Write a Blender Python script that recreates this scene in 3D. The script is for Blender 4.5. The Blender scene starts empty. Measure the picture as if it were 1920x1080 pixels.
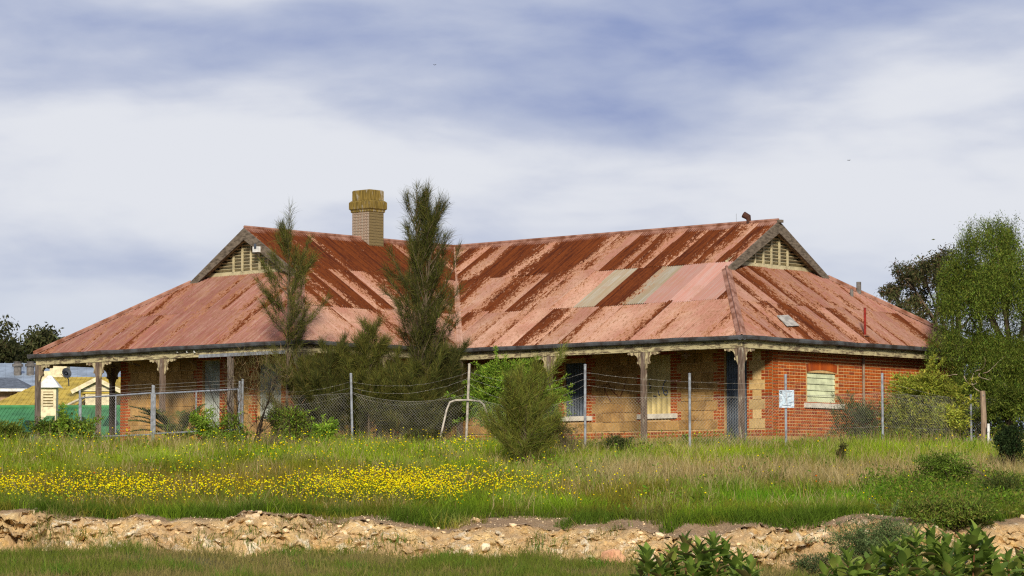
import bpy, bmesh, math, random
import numpy as np
from mathutils import Vector, Matrix, noise as mnoise

random.seed(7); RNG = np.random.default_rng(11)
SC = bpy.context.scene; COL = SC.collection
R = math.radians

# ------------------------------------------------------------------ camera
F, HY, CAMZ = 5483.3, 940.0, 1.6            # focal length in pixels of a 1920 wide frame, horizon row, eye height
PITCH = math.atan((HY - 540) / F)
cam_data = bpy.data.cameras.new('camera'); cam = bpy.data.objects.new('camera', cam_data); COL.objects.link(cam)
cam_data.sensor_width = 36; cam_data.lens = F / 1920 * 36; cam_data.clip_start = .5; cam_data.clip_end = 6000
cam.location = (0, 0, CAMZ); cam.rotation_euler = (math.pi / 2 + PITCH, 0, 0)
SC.camera = cam
# ------------------------------------------------------------------ light
SUN_EL, SUN_AZ = R(24), R(179)              # azimuth clockwise from +Y (view direction); the sun stands behind the camera
sun_data = bpy.data.lights.new('sun', 'SUN'); sun = bpy.data.objects.new('sun', sun_data); COL.objects.link(sun)
sun_data.energy = 5.0; sun_data.angle = R(9); sun_data.color = (1, .92, .78)
sd = Vector((math.sin(SUN_AZ) * math.cos(SUN_EL), math.cos(SUN_AZ) * math.cos(SUN_EL), math.sin(SUN_EL)))
sun.rotation_euler = (-sd).to_track_quat('-Z', 'Y').to_euler()
SC.view_settings.view_transform = 'Standard'; SC.view_settings.look = 'None'
SC.view_settings.gamma = 1; SC.view_settings.use_curve_mapping = False
SC.view_settings.exposure = 0.0
SC.render.film_transparent = False
SC.cycles.use_denoising = False; SC.cycles.pixel_filter_type = 'BLACKMAN_HARRIS'; SC.cycles.filter_width = 1.25; SC.cycles.use_adaptive_sampling = False; SC.cycles.max_bounces = 6; SC.cycles.sample_clamp_indirect = 6

# ------------------------------------------------------------------ node helpers
class NT:
    def __init__(s, tree): s.t = tree; s.L = tree.links
    def put(s, sock, v):
        if v is None: return
        if hasattr(v, 'is_output'): s.L.new(v, sock)
        else:
            if isinstance(v, tuple) and len(v) == 3 and sock.type == 'RGBA': v = v + (1,)
            sock.default_value = v
    def n(s, typ, ins=None, **kw):
        nd = s.t.nodes.new(typ)
        for k, v in kw.items(): setattr(nd, k, v)
        for k, v in (ins or {}).items(): s.put(nd.inputs[k], v)
        return nd
    def math(s, op, a, b=None, c=None, clamp=False):
        nd = s.n('ShaderNodeMath', operation=op, use_clamp=clamp)
        s.put(nd.inputs[0], a); s.put(nd.inputs[1], b); s.put(nd.inputs[2], c)
        return nd.outputs[0]
    def noise(s, vec, scale, detail=4, rough=.55, dist=0):
        return s.n('ShaderNodeTexNoise', {'Vector': vec, 'Scale': scale, 'Detail': detail, 'Roughness': rough, 'Distortion': dist}).outputs[0]
    def map(s, vec, scale=(1, 1, 1), rot=(0, 0, 0), loc=(0, 0, 0)):
        return s.n('ShaderNodeMapping', {'Vector': vec, 'Scale': scale, 'Rotation': rot, 'Location': loc}).outputs[0]
    def step(s, v, a, b):
        return s.n('ShaderNodeMapRange', {'Value': v, 'From Min': a, 'From Max': b, 'To Min': 0., 'To Max': 1.}, interpolation_type='SMOOTHSTEP').outputs[0]
    def mix(s, f, a, b, mode='MIX'):
        nd = s.n('ShaderNodeMix', data_type='RGBA', blend_type=mode)
        s.put(nd.inputs[0], f); s.put(nd.inputs[6], a); s.put(nd.inputs[7], b)
        return nd.outputs[2]
    def hsv(s, col, h=.5, sat=1., v=1.):
        return s.n('ShaderNodeHueSaturation', {'Color': col, 'Hue': h, 'Saturation': sat, 'Value': v}).outputs[0]

def material(name):
    m = bpy.data.materials.new(name); m.use_nodes = True; t = m.node_tree; t.nodes.clear()
    k = NT(t); out = k.n('ShaderNodeOutputMaterial'); b = k.n('ShaderNodeBsdfPrincipled')
    t.links.new(b.outputs[0], out.inputs[0]); k.b = b; k.out = out; b.inputs['Specular IOR Level'].default_value = .12
    return m, k

# ------------------------------------------------------------------ sky
W_ = bpy.data.worlds.new('World'); SC.world = W_; W_.use_nodes = True
t = W_.node_tree; t.nodes.clear(); k = NT(t)
sky = k.n('ShaderNodeTexSky', sky_type='NISHITA', sun_disc=False, sun_elevation=SUN_EL, sun_rotation=SUN_AZ, air_density=1.0, dust_density=1.2, ozone_density=2.0)
bg = k.n('ShaderNodeBackground', {'Color': sky.outputs[0], 'Strength': .08})
gen = k.n('ShaderNodeTexCoord').outputs['Generated']
sep = k.n('ShaderNodeSeparateXYZ', {'Vector': gen})
el = sep.outputs[2]
big = k.noise(k.map(gen, (6, 6, 24), (0, R(10), 0), (0.4, 3.3, 5.2)), 1.0, 4, .48, .3)
fine = k.noise(k.map(gen, (22, 22, 60), (0, R(8), 0), (1.3, 2.2, .6)), 1.0, 6, .55, .2)
low = k.step(el, .178, .100)                            # paler and thicker cloud towards the horizon
cov = k.math('ADD', k.math('MULTIPLY', big, 1.05), k.math('MULTIPLY', fine, .27))
cov = k.math('ADD', cov, k.math('MULTIPLY', low, .235))
cloud_col = k.mix(k.step(cov, .46, .68), (.245, .315, .59), (.46, .52, .71))
cloud_col = k.mix(k.step(cov, .61, .93), cloud_col, (.84, .86, .92))
cloud_col = k.mix(k.math('MULTIPLY', k.step(el, .105, .04), .62), cloud_col, (.56, .64, .79))
cbg = k.n('ShaderNodeBackground', {'Color': cloud_col, 'Strength': .92})
thick = k.step(cov, .30, .60)
ms = k.n('ShaderNodeMixShader', {0: k.math('ADD', k.math('MULTIPLY', thick, .25), .72)})
t.links.new(bg.outputs[0], ms.inputs[1]); t.links.new(cbg.outputs[0], ms.inputs[2])
wo = k.n('ShaderNodeOutputWorld'); t.links.new(ms.outputs[0], wo.inputs[0])

# ------------------------------------------------------------------ object helpers
def link(o, parent=None):
    COL.objects.link(o)
    if parent is not None: o.parent = parent
    return o
def tag(o, label=None, cat=None, group=None, kind=None):
    if label: o['label'] = label
    if cat: o['category'] = cat
    if group: o['group'] = group
    if kind: o['kind'] = kind
    return o
def empty(name, loc=(0, 0, 0), rz=0, parent=None):
    o = bpy.data.objects.new(name, None); o.location = loc; o.rotation_euler = (0, 0, rz); o.empty_display_size = .2
    return link(o, parent)
def at(px, py, Y):                             # world point seen at photo pixel (1920 wide), at depth Y
    dx, dz = (px - 960) / F, (540 - py) / F
    c, s = math.cos(PITCH), math.sin(PITCH)
    r = Vector((dx, c - dz * s, s + dz * c)); r *= Y / r.y
    return r + Vector((0, 0, CAMZ))
def wx(px, Y): return at(px, 700, Y).x

class MB:
    def __init__(s): s.v = []; s.f = []; s.smooth = False
    def add(s, vs, fs):
        o = len(s.v); s.v += [tuple(v) for v in vs]; s.f += [tuple(i + o for i in f) for f in fs]; return s
    def box(s, lo, hi, M=None):
        (a, b, c), (d, e, f) = lo, hi
        vs = [Vector(p) for p in ((a,b,c),(d,b,c),(d,e,c),(a,e,c),(a,b,f),(d,b,f),(d,e,f),(a,e,f))]
        if M is not None: vs = [M @ v for v in vs]
        return s.add(vs, ((0,3,2,1),(4,5,6,7),(0,1,5,4),(1,2,6,5),(2,3,7,6),(3,0,4,7)))
    def bar(s, p, q, w, h, up=(0, 0, 1)):
        p, q = Vector(p), Vector(q); d = (q - p); L = d.length; d.normalize()
        up = Vector(up); x = d.cross(up)
        if x.length < 1e-4: x = d.cross(Vector((1, 0, 0)))
        x.normalize(); u = x.cross(d).normalized()
        M = Matrix(((x.x, d.x, u.x, p.x), (x.y, d.y, u.y, p.y), (x.z, d.z, u.z, p.z), (0, 0, 0, 1)))
        return s.box((-w/2, 0, -h/2), (w/2, L, h/2), M)
    def tube(s, pts, rad, n=6, cap=True):
        pts = [Vector(p) for p in pts]; m = len(pts)
        if not hasattr(rad, '__len__'): rad = [rad] * m
        ref = None; vs = []; fs = []
        for i, p in enumerate(pts):
            d = (pts[min(i+1, m-1)] - pts[max(i-1, 0)]); d = d.normalized() if d.length > 1e-9 else Vector((0, 0, 1))
            if ref is None: ref = d.orthogonal().normalized()
            ref = (ref - d * ref.dot(d)); ref = ref.normalized() if ref.length > 1e-6 else d.orthogonal().normalized()
            bi = d.cross(ref)
            for j in range(n):
                a = 2 * math.pi * j / n; vs.append(p + (ref * math.cos(a) + bi * math.sin(a)) * rad[i])
        for i in range(m - 1):
            for j in range(n):
                fs.append((i*n+j, i*n+(j+1) % n, (i+1)*n+(j+1) % n, (i+1)*n+j))
        if cap: fs.append(tuple(range(n-1, -1, -1))); fs.append(tuple(range((m-1)*n, m*n)))
        return s.add(vs, fs)
    def prism(s, poly, vec):
        n = len(poly); poly = [Vector(p) for p in poly]; vec = Vector(vec)
        vs = poly + [p + vec for p in poly]
        fs = [tuple(range(n-1, -1, -1)), tuple(range(n, 2*n))] + [(i, (i+1) % n, n+(i+1) % n, n+i) for i in range(n)]
        return s.add(vs, fs)
    def build(s, name, mat, parent=None, smooth=False):
        me = bpy.data.meshes.new(name); me.from_pydata(s.v, [], s.f); me.update()
        if smooth: me.polygons.foreach_set('use_smooth', [True] * len(me.polygons))
        me.materials.append(mat); o = bpy.data.objects.new(name, me)
        return link(o, parent)

def np_mesh(name, v, f, mat, parent=None, cols=None, smooth=False):
    """v (N,3), f (M,k) arrays to one mesh object, with an optional colour per vertex."""
    me = bpy.data.meshes.new(name); n, (m, kk) = len(v), f.shape
    me.vertices.add(n); me.vertices.foreach_set('co', np.asarray(v, np.float32).ravel())
    me.loops.add(m * kk); me.loops.foreach_set('vertex_index', f.astype(np.int32).ravel())
    me.polygons.add(m); me.polygons.foreach_set('loop_start', np.arange(0, m * kk, kk, dtype=np.int32))
    if smooth: me.polygons.foreach_set('use_smooth', np.ones(m, bool))
    me.update(calc_edges=True)
    if cols is not None:
        a = me.color_attributes.new('Col', 'FLOAT_COLOR', 'POINT')
        c = np.ones((n, 4), np.float32); c[:, :3] = cols; a.data.foreach_set('color', c.ravel())
    me.materials.append(mat); o = bpy.data.objects.new(name, me)
    return link(o, parent)

# ------------------------------------------------------------------ materials
def M_simple(name, col, rough=.7, metal=0, var=.25, scale=6, stretch=(1, 1, 1), col2=None, bump=.0, objrand=0.):
    m, k = material(name); co = k.n('ShaderNodeTexCoord').outputs['Object']
    n = k.noise(k.map(co, stretch), scale, 5, .6)
    c2 = col2 or tuple(c * (1 - var) * .7 for c in col)
    c = k.mix(k.step(n, .35, .68), col, c2)
    if objrand:
        rnd = k.n('ShaderNodeObjectInfo').outputs['Random']
        isl = k.n('ShaderNodeNewGeometry').outputs['Random Per Island']
        r = k.math('FRACT', k.math('ADD', rnd, isl))
        c = k.hsv(c, .5, 1, k.math('ADD', k.math('MULTIPLY', r, objrand * 2), 1 - objrand))
    k.put(k.b.inputs['Base Color'], c); k.b.inputs['Roughness'].default_value = rough; k.b.inputs['Metallic'].default_value = metal
    if bump:
        bn = k.n('ShaderNodeBump', {'Height': k.noise(co, scale * 5, 4), 'Strength': bump, 'Distance': .02})
        k.put(k.b.inputs['Normal'], bn.outputs[0])
    return m

def M_foliage(name, trans=.3, rough=.65, spec=.06):
    m, k = material(name)
    c = k.n('ShaderNodeVertexColor', layer_name='Col').outputs[0]
    k.put(k.b.inputs['Base Color'], c); k.b.inputs['Roughness'].default_value = rough
    k.b.inputs['Specular IOR Level'].default_value = spec
    tr = k.n('ShaderNodeBsdfTranslucent', {'Color': c}); mx = k.n('ShaderNodeMixShader', {0: trans})
    k.L.new(k.b.outputs[0], mx.inputs[1]); k.L.new(tr.outputs[0], mx.inputs[2]); k.L.new(mx.outputs[0], k.out.inputs[0])
    return m

def M_iron():
    m, k = material('painted_iron')
    uv = k.n('ShaderNodeUVMap').outputs[0]; su = k.n('ShaderNodeSeparateXYZ', {'Vector': uv})
    s0, tt = su.outputs[0], su.outputs[1]
    def prop(nm): return k.n('ShaderNodeAttribute', attribute_type='OBJECT', attribute_name=nm).outputs['Fac']
    rust, tone, seed, warm = prop('rust'), prop('zinc'), prop('seed'), prop('warm')
    flip = k.math('GREATER_THAN', k.math('FRACT', k.math('MULTIPLY', seed, 5.3)), .74)
    s = k.math('ABSOLUTE', k.math('SUBTRACT', s0, flip))
    off = k.n('ShaderNodeCombineXYZ', {0: k.math('MULTIPLY', seed, 37.), 1: k.math('MULTIPLY', seed, 91.), 2: seed}).outputs[0]
    uvo = k.n('ShaderNodeVectorMath', {0: uv, 1: off}, operation='ADD').outputs[0]
    big = k.noise(k.map(uvo, (2.2, .8, 1)), 1., 3, .5)
    streak = k.noise(k.map(uvo, (17, .8, 1)), 1., 4, .6)
    speck = k.noise(k.map(uvo, (24, 9., 1)), 1., 5, .75)
    blot = k.noise(k.map(uvo, (9, 4, 1)), 1., 3, .6)
    pan = k.math('SINE', k.math('MULTIPLY', s, 2 * math.pi * 11))
    f = k.math('MULTIPLY_ADD', rust, 1.5, -.16)
    f = k.math('SUBTRACT', f, k.math('MULTIPLY', s, .80))
    f = k.math('ADD', f, k.math('MULTIPLY_ADD', big, 1.1, -.55))
    f = k.math('ADD', f, k.math('MULTIPLY_ADD', speck, 2.0, -1.0))
    f = k.math('ADD', f, k.math('MULTIPLY_ADD', streak, .7, -.35))
    f = k.math('ADD', f, k.math('MULTIPLY_ADD', blot, .6, -.3))
    f = k.math('ADD', f, k.math('MULTIPLY', pan, -.07))
    msk = k.step(f, .05, .15)
    co = k.n('ShaderNodeTexCoord').outputs['Object']
    wide = k.noise(co, .55, 4, .6)
    paint = k.mix(k.step(wide, .38, .62), (.45, .265, .185), (.35, .165, .115))
    paint = k.mix(k.math('MULTIPLY', warm, .9), paint, (.185, .060, .050))
    paint = k.mix(k.math('MULTIPLY', k.step(streak, .42, .74), .35), paint, (.50, .36, .28))
    paint = k.mix(k.math('MULTIPLY', k.step(speck, .51, .62), .65), paint, (.16, .075, .028))
    zin = k.mix(k.step(streak, .4, .7), (.27, .215, .14), (.31, .285, .235))
    lav = k.mix(k.step(streak, .35, .7), (.37, .185, .145), (.37, .235, .20))
    paint = k.mix(k.step(tone, .25, .5), paint, k.mix(k.step(tone, .6, .8), lav, zin))
    paint = k.hsv(paint, .5, 1, k.math('MULTIPLY_ADD', k.math('FRACT', k.math('MULTIPLY', seed, 13.7)), .30, .84))
    rustc = k.mix(k.step(k.math('ADD', k.math('MULTIPLY', streak, .6), k.math('MULTIPLY', speck, .4)), .36, .62), (.048, .010, .003), (.135, .033, .006))
    paint = k.mix(k.math('MULTIPLY', k.step(f, -.34, .10), .62), paint, k.mix(k.step(blot, .4, .6), (.25, .105, .035), (.36, .17, .075)))
    paint = k.mix(k.math('MULTIPLY', k.step(k.noise(co, 2.3, 5, .65), .45, .72), .38), paint, (.30, .17, .10))
    c = k.mix(msk, paint, rustc)
    k.put(k.b.inputs['Base Color'], c); k.b.inputs['Roughness'].default_value = .62
    k.b.inputs['Specular IOR Level'].default_value = .1
    bn = k.n('ShaderNodeBump', {'Height': k.math('SUBTRACT', k.math('MULTIPLY', speck, .5), msk), 'Strength': .35, 'Distance': .004})
    k.put(k.b.inputs['Normal'], bn.outputs[0])
    return m

def M_peel(name, paint=(.50, .42, .24), wood=(.10, .07, .045), amount=.5, stretch=(9, 9, 2.2)):
    m, k = material(name); co = k.n('ShaderNodeTexCoord').outputs['Object']
    n = k.noise(k.map(co, stretch), 1.3, 6, .68, .3); g = k.noise(k.map(co, (30, 30, 3)), 1, 4)
    msk = k.step(k.math('ADD', n, k.math('MULTIPLY_ADD', g, .2, -.1)), 1 - amount - .06, 1 - amount + .05)
    p = k.mix(k.step(k.noise(co, 5, 4), .35, .7), paint, tuple(c * .72 for c in paint))
    w = k.mix(k.step(g, .35, .65), wood, tuple(c * 2.2 for c in wood))
    k.put(k.b.inputs['Base Color'], k.mix(msk, p, w)); k.b.inputs['Roughness'].default_value = .8
    bn = k.n('ShaderNodeBump', {'Height': k.math('SUBTRACT', 1., msk), 'Strength': .6, 'Distance': .006}); k.put(k.b.inputs['Normal'], bn.outputs[0])
    return m

IRON = M_iron()
PEEL = M_peel('peeling_cream_paint'); PEEL_POST = M_peel('peeling_post_paint', (.42, .37, .27), (.085, .06, .045), .62, (7, 7, 1.6))
PEEL_BEAM = M_peel('peeling_beam_paint', (.48, .41, .23), (.075, .055, .035), .46, (2.4, 2.4, 12))
PEEL_POST_GREY = M_peel('bare_weathered_post', (.34, .31, .27), (.085, .068, .055), .8, (7, 7, 1.2))
BARGE = M_simple('weathered_barge_timber', (.17, .135, .10), .85, var=.4, scale=3, stretch=(2, 2, 6), col2=(.07, .055, .04), bump=.4)
LOUVRE = M_peel('louvre_paint', (.50, .43, .26), (.12, .08, .04), .36, (7, 7, 9))
GUTTER = M_simple('gutter_steel', (.13, .135, .145), .5, .3, scale=2.5, col2=(.055, .045, .04))
def M_brick():
    m, k = material('red_brick'); co = k.n('ShaderNodeTexCoord').outputs['Object']
    rnd = k.n('ShaderNodeObjectInfo').outputs['Random']; isl = k.n('ShaderNodeNewGeometry').outputs['Random Per Island']
    r = k.math('FRACT', k.math('ADD', rnd, isl))
    c = k.mix(r, (.30, .052, .009), (.43, .095, .016))
    c = k.mix(k.step(k.math('FRACT', k.math('MULTIPLY', r, 7.3)), .78, .9), c, (.24, .042, .015))
    pos = k.n('ShaderNodeNewGeometry').outputs['Position']
    c = k.mix(k.math('MULTIPLY', k.step(k.noise(pos, 1.3, 5, .6), .5, .75), .45), c, (.18, .05, .02))
    c = k.hsv(c, .5, 1, k.math('MULTIPLY_ADD', k.noise(pos, 60, 4), .6, .7))
    k.put(k.b.inputs['Base Color'], c); k.b.inputs['Roughness'].default_value = .85
    return m
BRICK = M_brick()
MORTAR = M_simple('sandy_mortar', (.58, .38, .17), .95, scale=5, col2=(.44, .27, .11))
def M_stone(name, a, b, dark):
    m, k = material(name); pos = k.n('ShaderNodeNewGeometry').outputs['Position']
    rnd = k.n('ShaderNodeObjectInfo').outputs['Random']
    c = k.hsv(k.mix(rnd, a, b), .5, 1, k.math('MULTIPLY_ADD', k.math('FRACT', k.math('MULTIPLY', rnd, 17.3)), .34, .78))
    c = k.mix(k.math('MULTIPLY', k.step(k.noise(pos, 2.2, 5, .65), .48, .72), .7), c, dark)
    c = k.hsv(c, .5, 1, k.math('MULTIPLY_ADD', k.noise(pos, 13, 6, .75), 1.5, .28))
    k.put(k.b.inputs['Base Color'], c); k.b.inputs['Roughness'].default_value = .95
    bn = k.n('ShaderNodeBump', {'Height': k.noise(pos, 35, 5, .7), 'Strength': .7, 'Distance': .015}); k.put(k.b.inputs['Normal'], bn.outputs[0])
    return m
SANDSTONE = M_stone('sandstone', (.46, .275, .10), (.36, .20, .065), (.16, .08, .03))
LIMEROCK = M_stone('limestone_rock', (.74, .60, .40), (.66, .46, .24), (.44, .27, .12))
TIN_DARK = M_simple('blue_grey_cladding', (.10, .12, .15), .5, .3, scale=3)
TIN_CREAM = M_simple('cream_cladding', (.60, .47, .20), .6, scale=2.5, var=.1)
TIN_PALE = M_simple('pale_zinc_cladding', (.42, .45, .40), .55, scale=2.5, var=.1)
BOARD = M_simple('pale_green_board', (.62, .66, .42), .6, scale=3, var=.08)
SILL = M_peel('white_sill_paint', (.66, .60, .50), (.22, .15, .09), .34, (6, 6, 6))
DARK = M_simple('dark_void', (.012, .011, .01), .9)
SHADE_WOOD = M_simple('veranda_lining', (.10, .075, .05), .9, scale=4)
GALV = M_simple('galvanised_steel', (.34, .36, .39), .5, .35, scale=9, col2=(.20, .205, .21))
GALV_PALE = M_simple('weathered_pale_pipe', (.46, .41, .34), .7, .1, scale=8)
WIRE = M_simple('fence_wire', (.33, .31, .27), .55, .2, scale=3)
FLUE = M_simple('dark_flue', (.05, .035, .03), .7)
REDPIPE = M_simple('red_pipe', (.30, .03, .02), .6)
GREYPIPE = M_simple('grey_vent_pipe', (.17, .155, .14), .6)
WHITE = M_simple('white_paint', (.75, .74, .70), .5, var=.1)
WOODPOST = M_simple('grey_timber_post', (.30, .22, .15), .9, scale=2, stretch=(12, 12, 1.4), col2=(.15, .10, .07), bump=.4)
BARK = M_simple('grey_brown_bark', (.13, .095, .065), .95, scale=7, stretch=(1, 1, .3), bump=.4)
BARK_DARK = M_simple('dark_twig_bark', (.040, .027, .018), .95, scale=9)
BARK_PALE = M_simple('pale_bark', (.36, .29, .21), .9, scale=4, col2=(.20, .14, .10))
LEAF = M_foliage('leaf'); NEEDLE = M_foliage('needle_foliage', .2, .75); GRASS = M_foliage('grass_blade', .35, .7); PETAL = M_foliage('petal', .3, .6)
BIGLEAF = M_foliage('broad_leaf', .3, .6, .15)

# ------------------------------------------------------------------ terrain
def lerp_tab(x, xs, ys): return np.interp(x, xs, ys)
def foot_y(x): return np.interp(x, [-30, -10, -4, 0, 3, 6, 9, 12, 30], [56.4, 56.2, 56.0, 55.7, 55.3, 54.8, 54.6, 55.4, 56]) + .22 * np.sin(x * 1.3 + .4) + .16 * np.sin(x * 3.1) + .10 * np.sin(x * 6.7 + 1.3) + .35 * np.sin(x * .47 + 2)
def foot_z(x): return np.interp(x, [-30, -10, -4, 0, 3, 6, 9, 12, 30], [-.92, -.93, -1.0, -1.10, -1.2, -1.36, -1.36, -1.2, -1.0]) + .04 * np.sin(x * 1.7 + 1) + .035 * np.sin(x * 4.1)
def top_y(x): return foot_y(x) + np.interp(x, [-30, -9, -3, 0, 3, 6, 12, 30], [.8, .8, .85, .9, .95, .95, 1.0, 1.0])
def top_z(x): return np.interp(x, [-30, -10, -4, 0, 3, 6, 9, 30], [-.27, -.27, -.36, -.55, -.60, -.46, -.40, -.3]) + .06 * np.sin(x * 1.15 + .5) + .05 * np.sin(x * 2.7 + 2) + .03 * np.sin(x * 5.9)
def ground_rel(x, y):
    x = np.asarray(x, float); y = np.asarray(y, float)
    fy, fz, ty, tz = foot_y(x), foot_z(x), top_y(x), top_z(x)
    low = np.where(y < fy, fz - np.interp(fy - y, [0, 6, 16, 56, 400], [0, .25, .42, .55, 1.2]), fz)
    f = np.clip((y - fy) / (ty - fy), 0, 1); face = fz + (tz - fz) * (f ** .7)
    up = y - ty
    sh = np.interp(up, [0, 1.4], [0, .16])
    hi0 = np.interp(y, [58, 60, 66, 71, 75, 97, 112, 200, 900], [-.30, -.16, .58, 1.16, 1.42, 1.45, -.6, -4, -9])
    w = np.clip(up / 2.2, 0, 1); w = w * w * (3 - 2 * w)
    hi = (tz + sh) * (1 - w) + hi0 * w
    return np.where(y < fy, low, np.where(y < ty, face, hi))
def gz(x, y): return float(ground_rel(x, y)) + CAMZ
def bumps(x, y, sc, seed): 
    return sum(np.sin(x * sc * f + seed * 3.1 * f + 1.7 * np.sin(y * sc * f * .7 + seed)) * np.cos(y * sc * f * 1.1 + seed * f) / f for f in (1., 2.17, 4.3)) / 1.7

def M_ground():
    m, k = material('meadow_soil'); pos = k.n('ShaderNodeNewGeometry').outputs['Position']
    n = k.noise(pos, .9, 6, .65); f = k.noise(pos, 14, 5, .7)
    c = k.mix(k.step(n, .38, .62), (.10, .085, .035), (.085, .11, .03))
    c = k.mix(k.math('MULTIPLY', k.step(f, .5, .7), .6), c, (.17, .12, .06))
    k.put(k.b.inputs['Base Color'], c); k.b.inputs['Roughness'].default_value = 1.
    return m
def M_bank():
    m, k = material('limestone_bank_earth'); geo = k.n('ShaderNodeNewGeometry'); pos = geo.outputs['Position']
    n = k.noise(k.map(pos, (1, 1, 1.6)), .8, 6, .62, .5); n2 = k.noise(pos, 2.7, 6, .65, .8); f = k.noise(pos, 17, 6, .75)
    c = k.mix(k.step(n, .36, .60), (.69, .49, .235), (.54, .365, .185))
    c = k.mix(k.step(n2, .54, .64), c, (.80, .68, .48))
    c = k.mix(k.math('MULTIPLY', k.step(k.noise(pos, 1.6, 5, .6, .3), .55, .66), .55), c, (.60, .36, .10))
    c = k.mix(k.math('MULTIPLY', k.step(k.noise(k.map(pos, (1, 1, .5)), .5, 4, .6), .5, .62), .45), c, (.42, .27, .14))
    c = k.mix(k.math('MULTIPLY', k.step(f, .52, .68), .6), c, (.20, .12, .06))
    top = k.n('ShaderNodeVertexColor', layer_name='Col').outputs[0]
    c = k.mix(k.math('MULTIPLY', k.n('ShaderNodeSeparateColor', {0: top}).outputs[0], .85), c, k.mix(k.step(f, .4, .6), (.33, .22, .13), (.21, .135, .08)))
    k.put(k.b.inputs['Base Color'], c); k.b.inputs['Roughness'].default_value = 1.
    bn = k.n('ShaderNodeBump', {'Height': k.math('ADD', f, n2), 'Strength': .9, 'Distance': .05}); k.put(k.b.inputs['Normal'], bn.outputs[0])
    return m
GROUND = M_ground(); BANK = M_bank()
def grid_mesh(name, xs, ys, zf, mat, parent=None, cols=None, smooth=True):
    X, Y = np.meshgrid(xs, ys); Z = zf(X, Y); v = np.stack([X, Y, Z], -1).reshape(-1, 3)
    nx, ny = len(xs), len(ys); i = (np.arange(ny - 1)[:, None] * nx + np.arange(nx - 1)[None]).ravel()
    f = np.stack([i, i + 1, i + nx + 1, i + nx], 1)
    return np_mesh(name, v, f, mat, parent, None if cols is None else cols(X, Y).reshape(-1, 3), smooth)
xs = np.concatenate([np.linspace(-1500, -40, 16)[:-1], np.linspace(-40, -18, 23)[:-1], np.linspace(-18, 18, 121), np.linspace(18, 40, 23)[1:], np.linspace(40, 1500, 16)[1:]])
ys = np.concatenate([np.linspace(-300, 40, 18)[:-1], np.linspace(40, 53, 27)[:-1], np.linspace(53, 62, 60), np.linspace(62, 100, 77)[1:], np.linspace(100, 130, 20)[1:], np.linspace(130, 3000, 30)[1:]])
def zg(X, Y):
    z = ground_rel(X, Y) + CAMZ
    near = (Y > 40) & (Y < 100) & (np.abs(X) < 40)
    z = z + np.where(near, .05 * bumps(X, Y, .8, 2.), 0)
    onbank = (Y > foot_y(X) - .15) & (Y < top_y(X) + 1.6) & (np.abs(X) < 14.6)
    return z - np.where(onbank, .35, 0)
tag(grid_mesh('ground', xs, ys, zg, GROUND), kind='structure', label='grassy sloping ground from the lower field up to the house')

def fbm(P, sc, oct=4):
    return np.array([mnoise.fractal(Vector((p[0] * sc, p[1] * sc, p[2] * sc)), .9, 2.1, oct) for p in P])
nxb = 640
bx = np.linspace(-15, 15, nxb); tv = np.concatenate([np.linspace(-.2, 1, 40), 1 + np.linspace(0, 1, 13)[1:] ** 1.2 * 1.0]); nyb = len(tv)
X, T_ = np.meshgrid(bx, tv)
Yb = np.where(T_ <= 1, foot_y(X) + (top_y(X) - foot_y(X)) * T_, top_y(X) + (T_ - 1) * 1.9)
Zb = ground_rel(X, Yb) + CAMZ
P = np.stack([X, Yb, Zb], -1).reshape(-1, 3)
n1 = fbm(P, .9, 4).reshape(X.shape); n2 = fbm(P + 40, 3.2, 5).reshape(X.shape)
amp = np.clip(np.minimum((T_ + .2) / .3, (2.0 - T_) / .8), 0, 1) * np.where(T_ < 1, 1, .35)
n3 = fbm(P + 90, 7.5, 4).reshape(X.shape); ridge = np.abs(n2)
cell = np.array([mnoise.voronoi(Vector((p[0] * 4.5, p[1] * 4.5, p[2] * 5.5)))[0][0] for p in P]).reshape(X.shape)
cell2 = np.array([mnoise.voronoi(Vector((p[0] * 11, p[1] * 11, p[2] * 13)))[0][0] for p in P]).reshape(X.shape)
slump = np.clip(.5 + 1.6 * fbm(P * np.array([1, .4, .4]) + 17, .45, 3).reshape(X.shape), .35, 1.35); amp = amp * (.35 + .75 * slump)
Zb = Zb + amp * (.10 * n1 + .10 * n2 + .05 * n3 - .10 * cell2 + .05); Yb = Yb + amp * (.28 * n1 + .22 * n2 + .10 * n3 + 0.52 * cell + .26 * cell2 - .36)
Zb = np.where(T_ > 1.75, Zb - (T_ - 1.75) * .35, Zb); Zb = np.where(T_ < -.02, Zb + (T_ + .02) * .9, Zb)
v = np.stack([X, Yb, Zb], -1).reshape(-1, 3); i = (np.arange(nyb - 1)[:, None] * nxb + np.arange(nxb - 1)[None]).ravel()
shelf = np.clip((T_ - .86 + .25 * n1) / .18, 0, 1)
bank = np_mesh('limestone_bank', v, np.stack([i, i + 1, i + nxb + 1, i + nxb], 1), BANK, None, np.repeat(shelf.reshape(-1, 1), 3, 1), False)
tag(bank, kind='structure', label='crumbling cream and tan limestone bank cut below the meadow')
bank_surf = v.reshape(nyb, nxb, 3)

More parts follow.
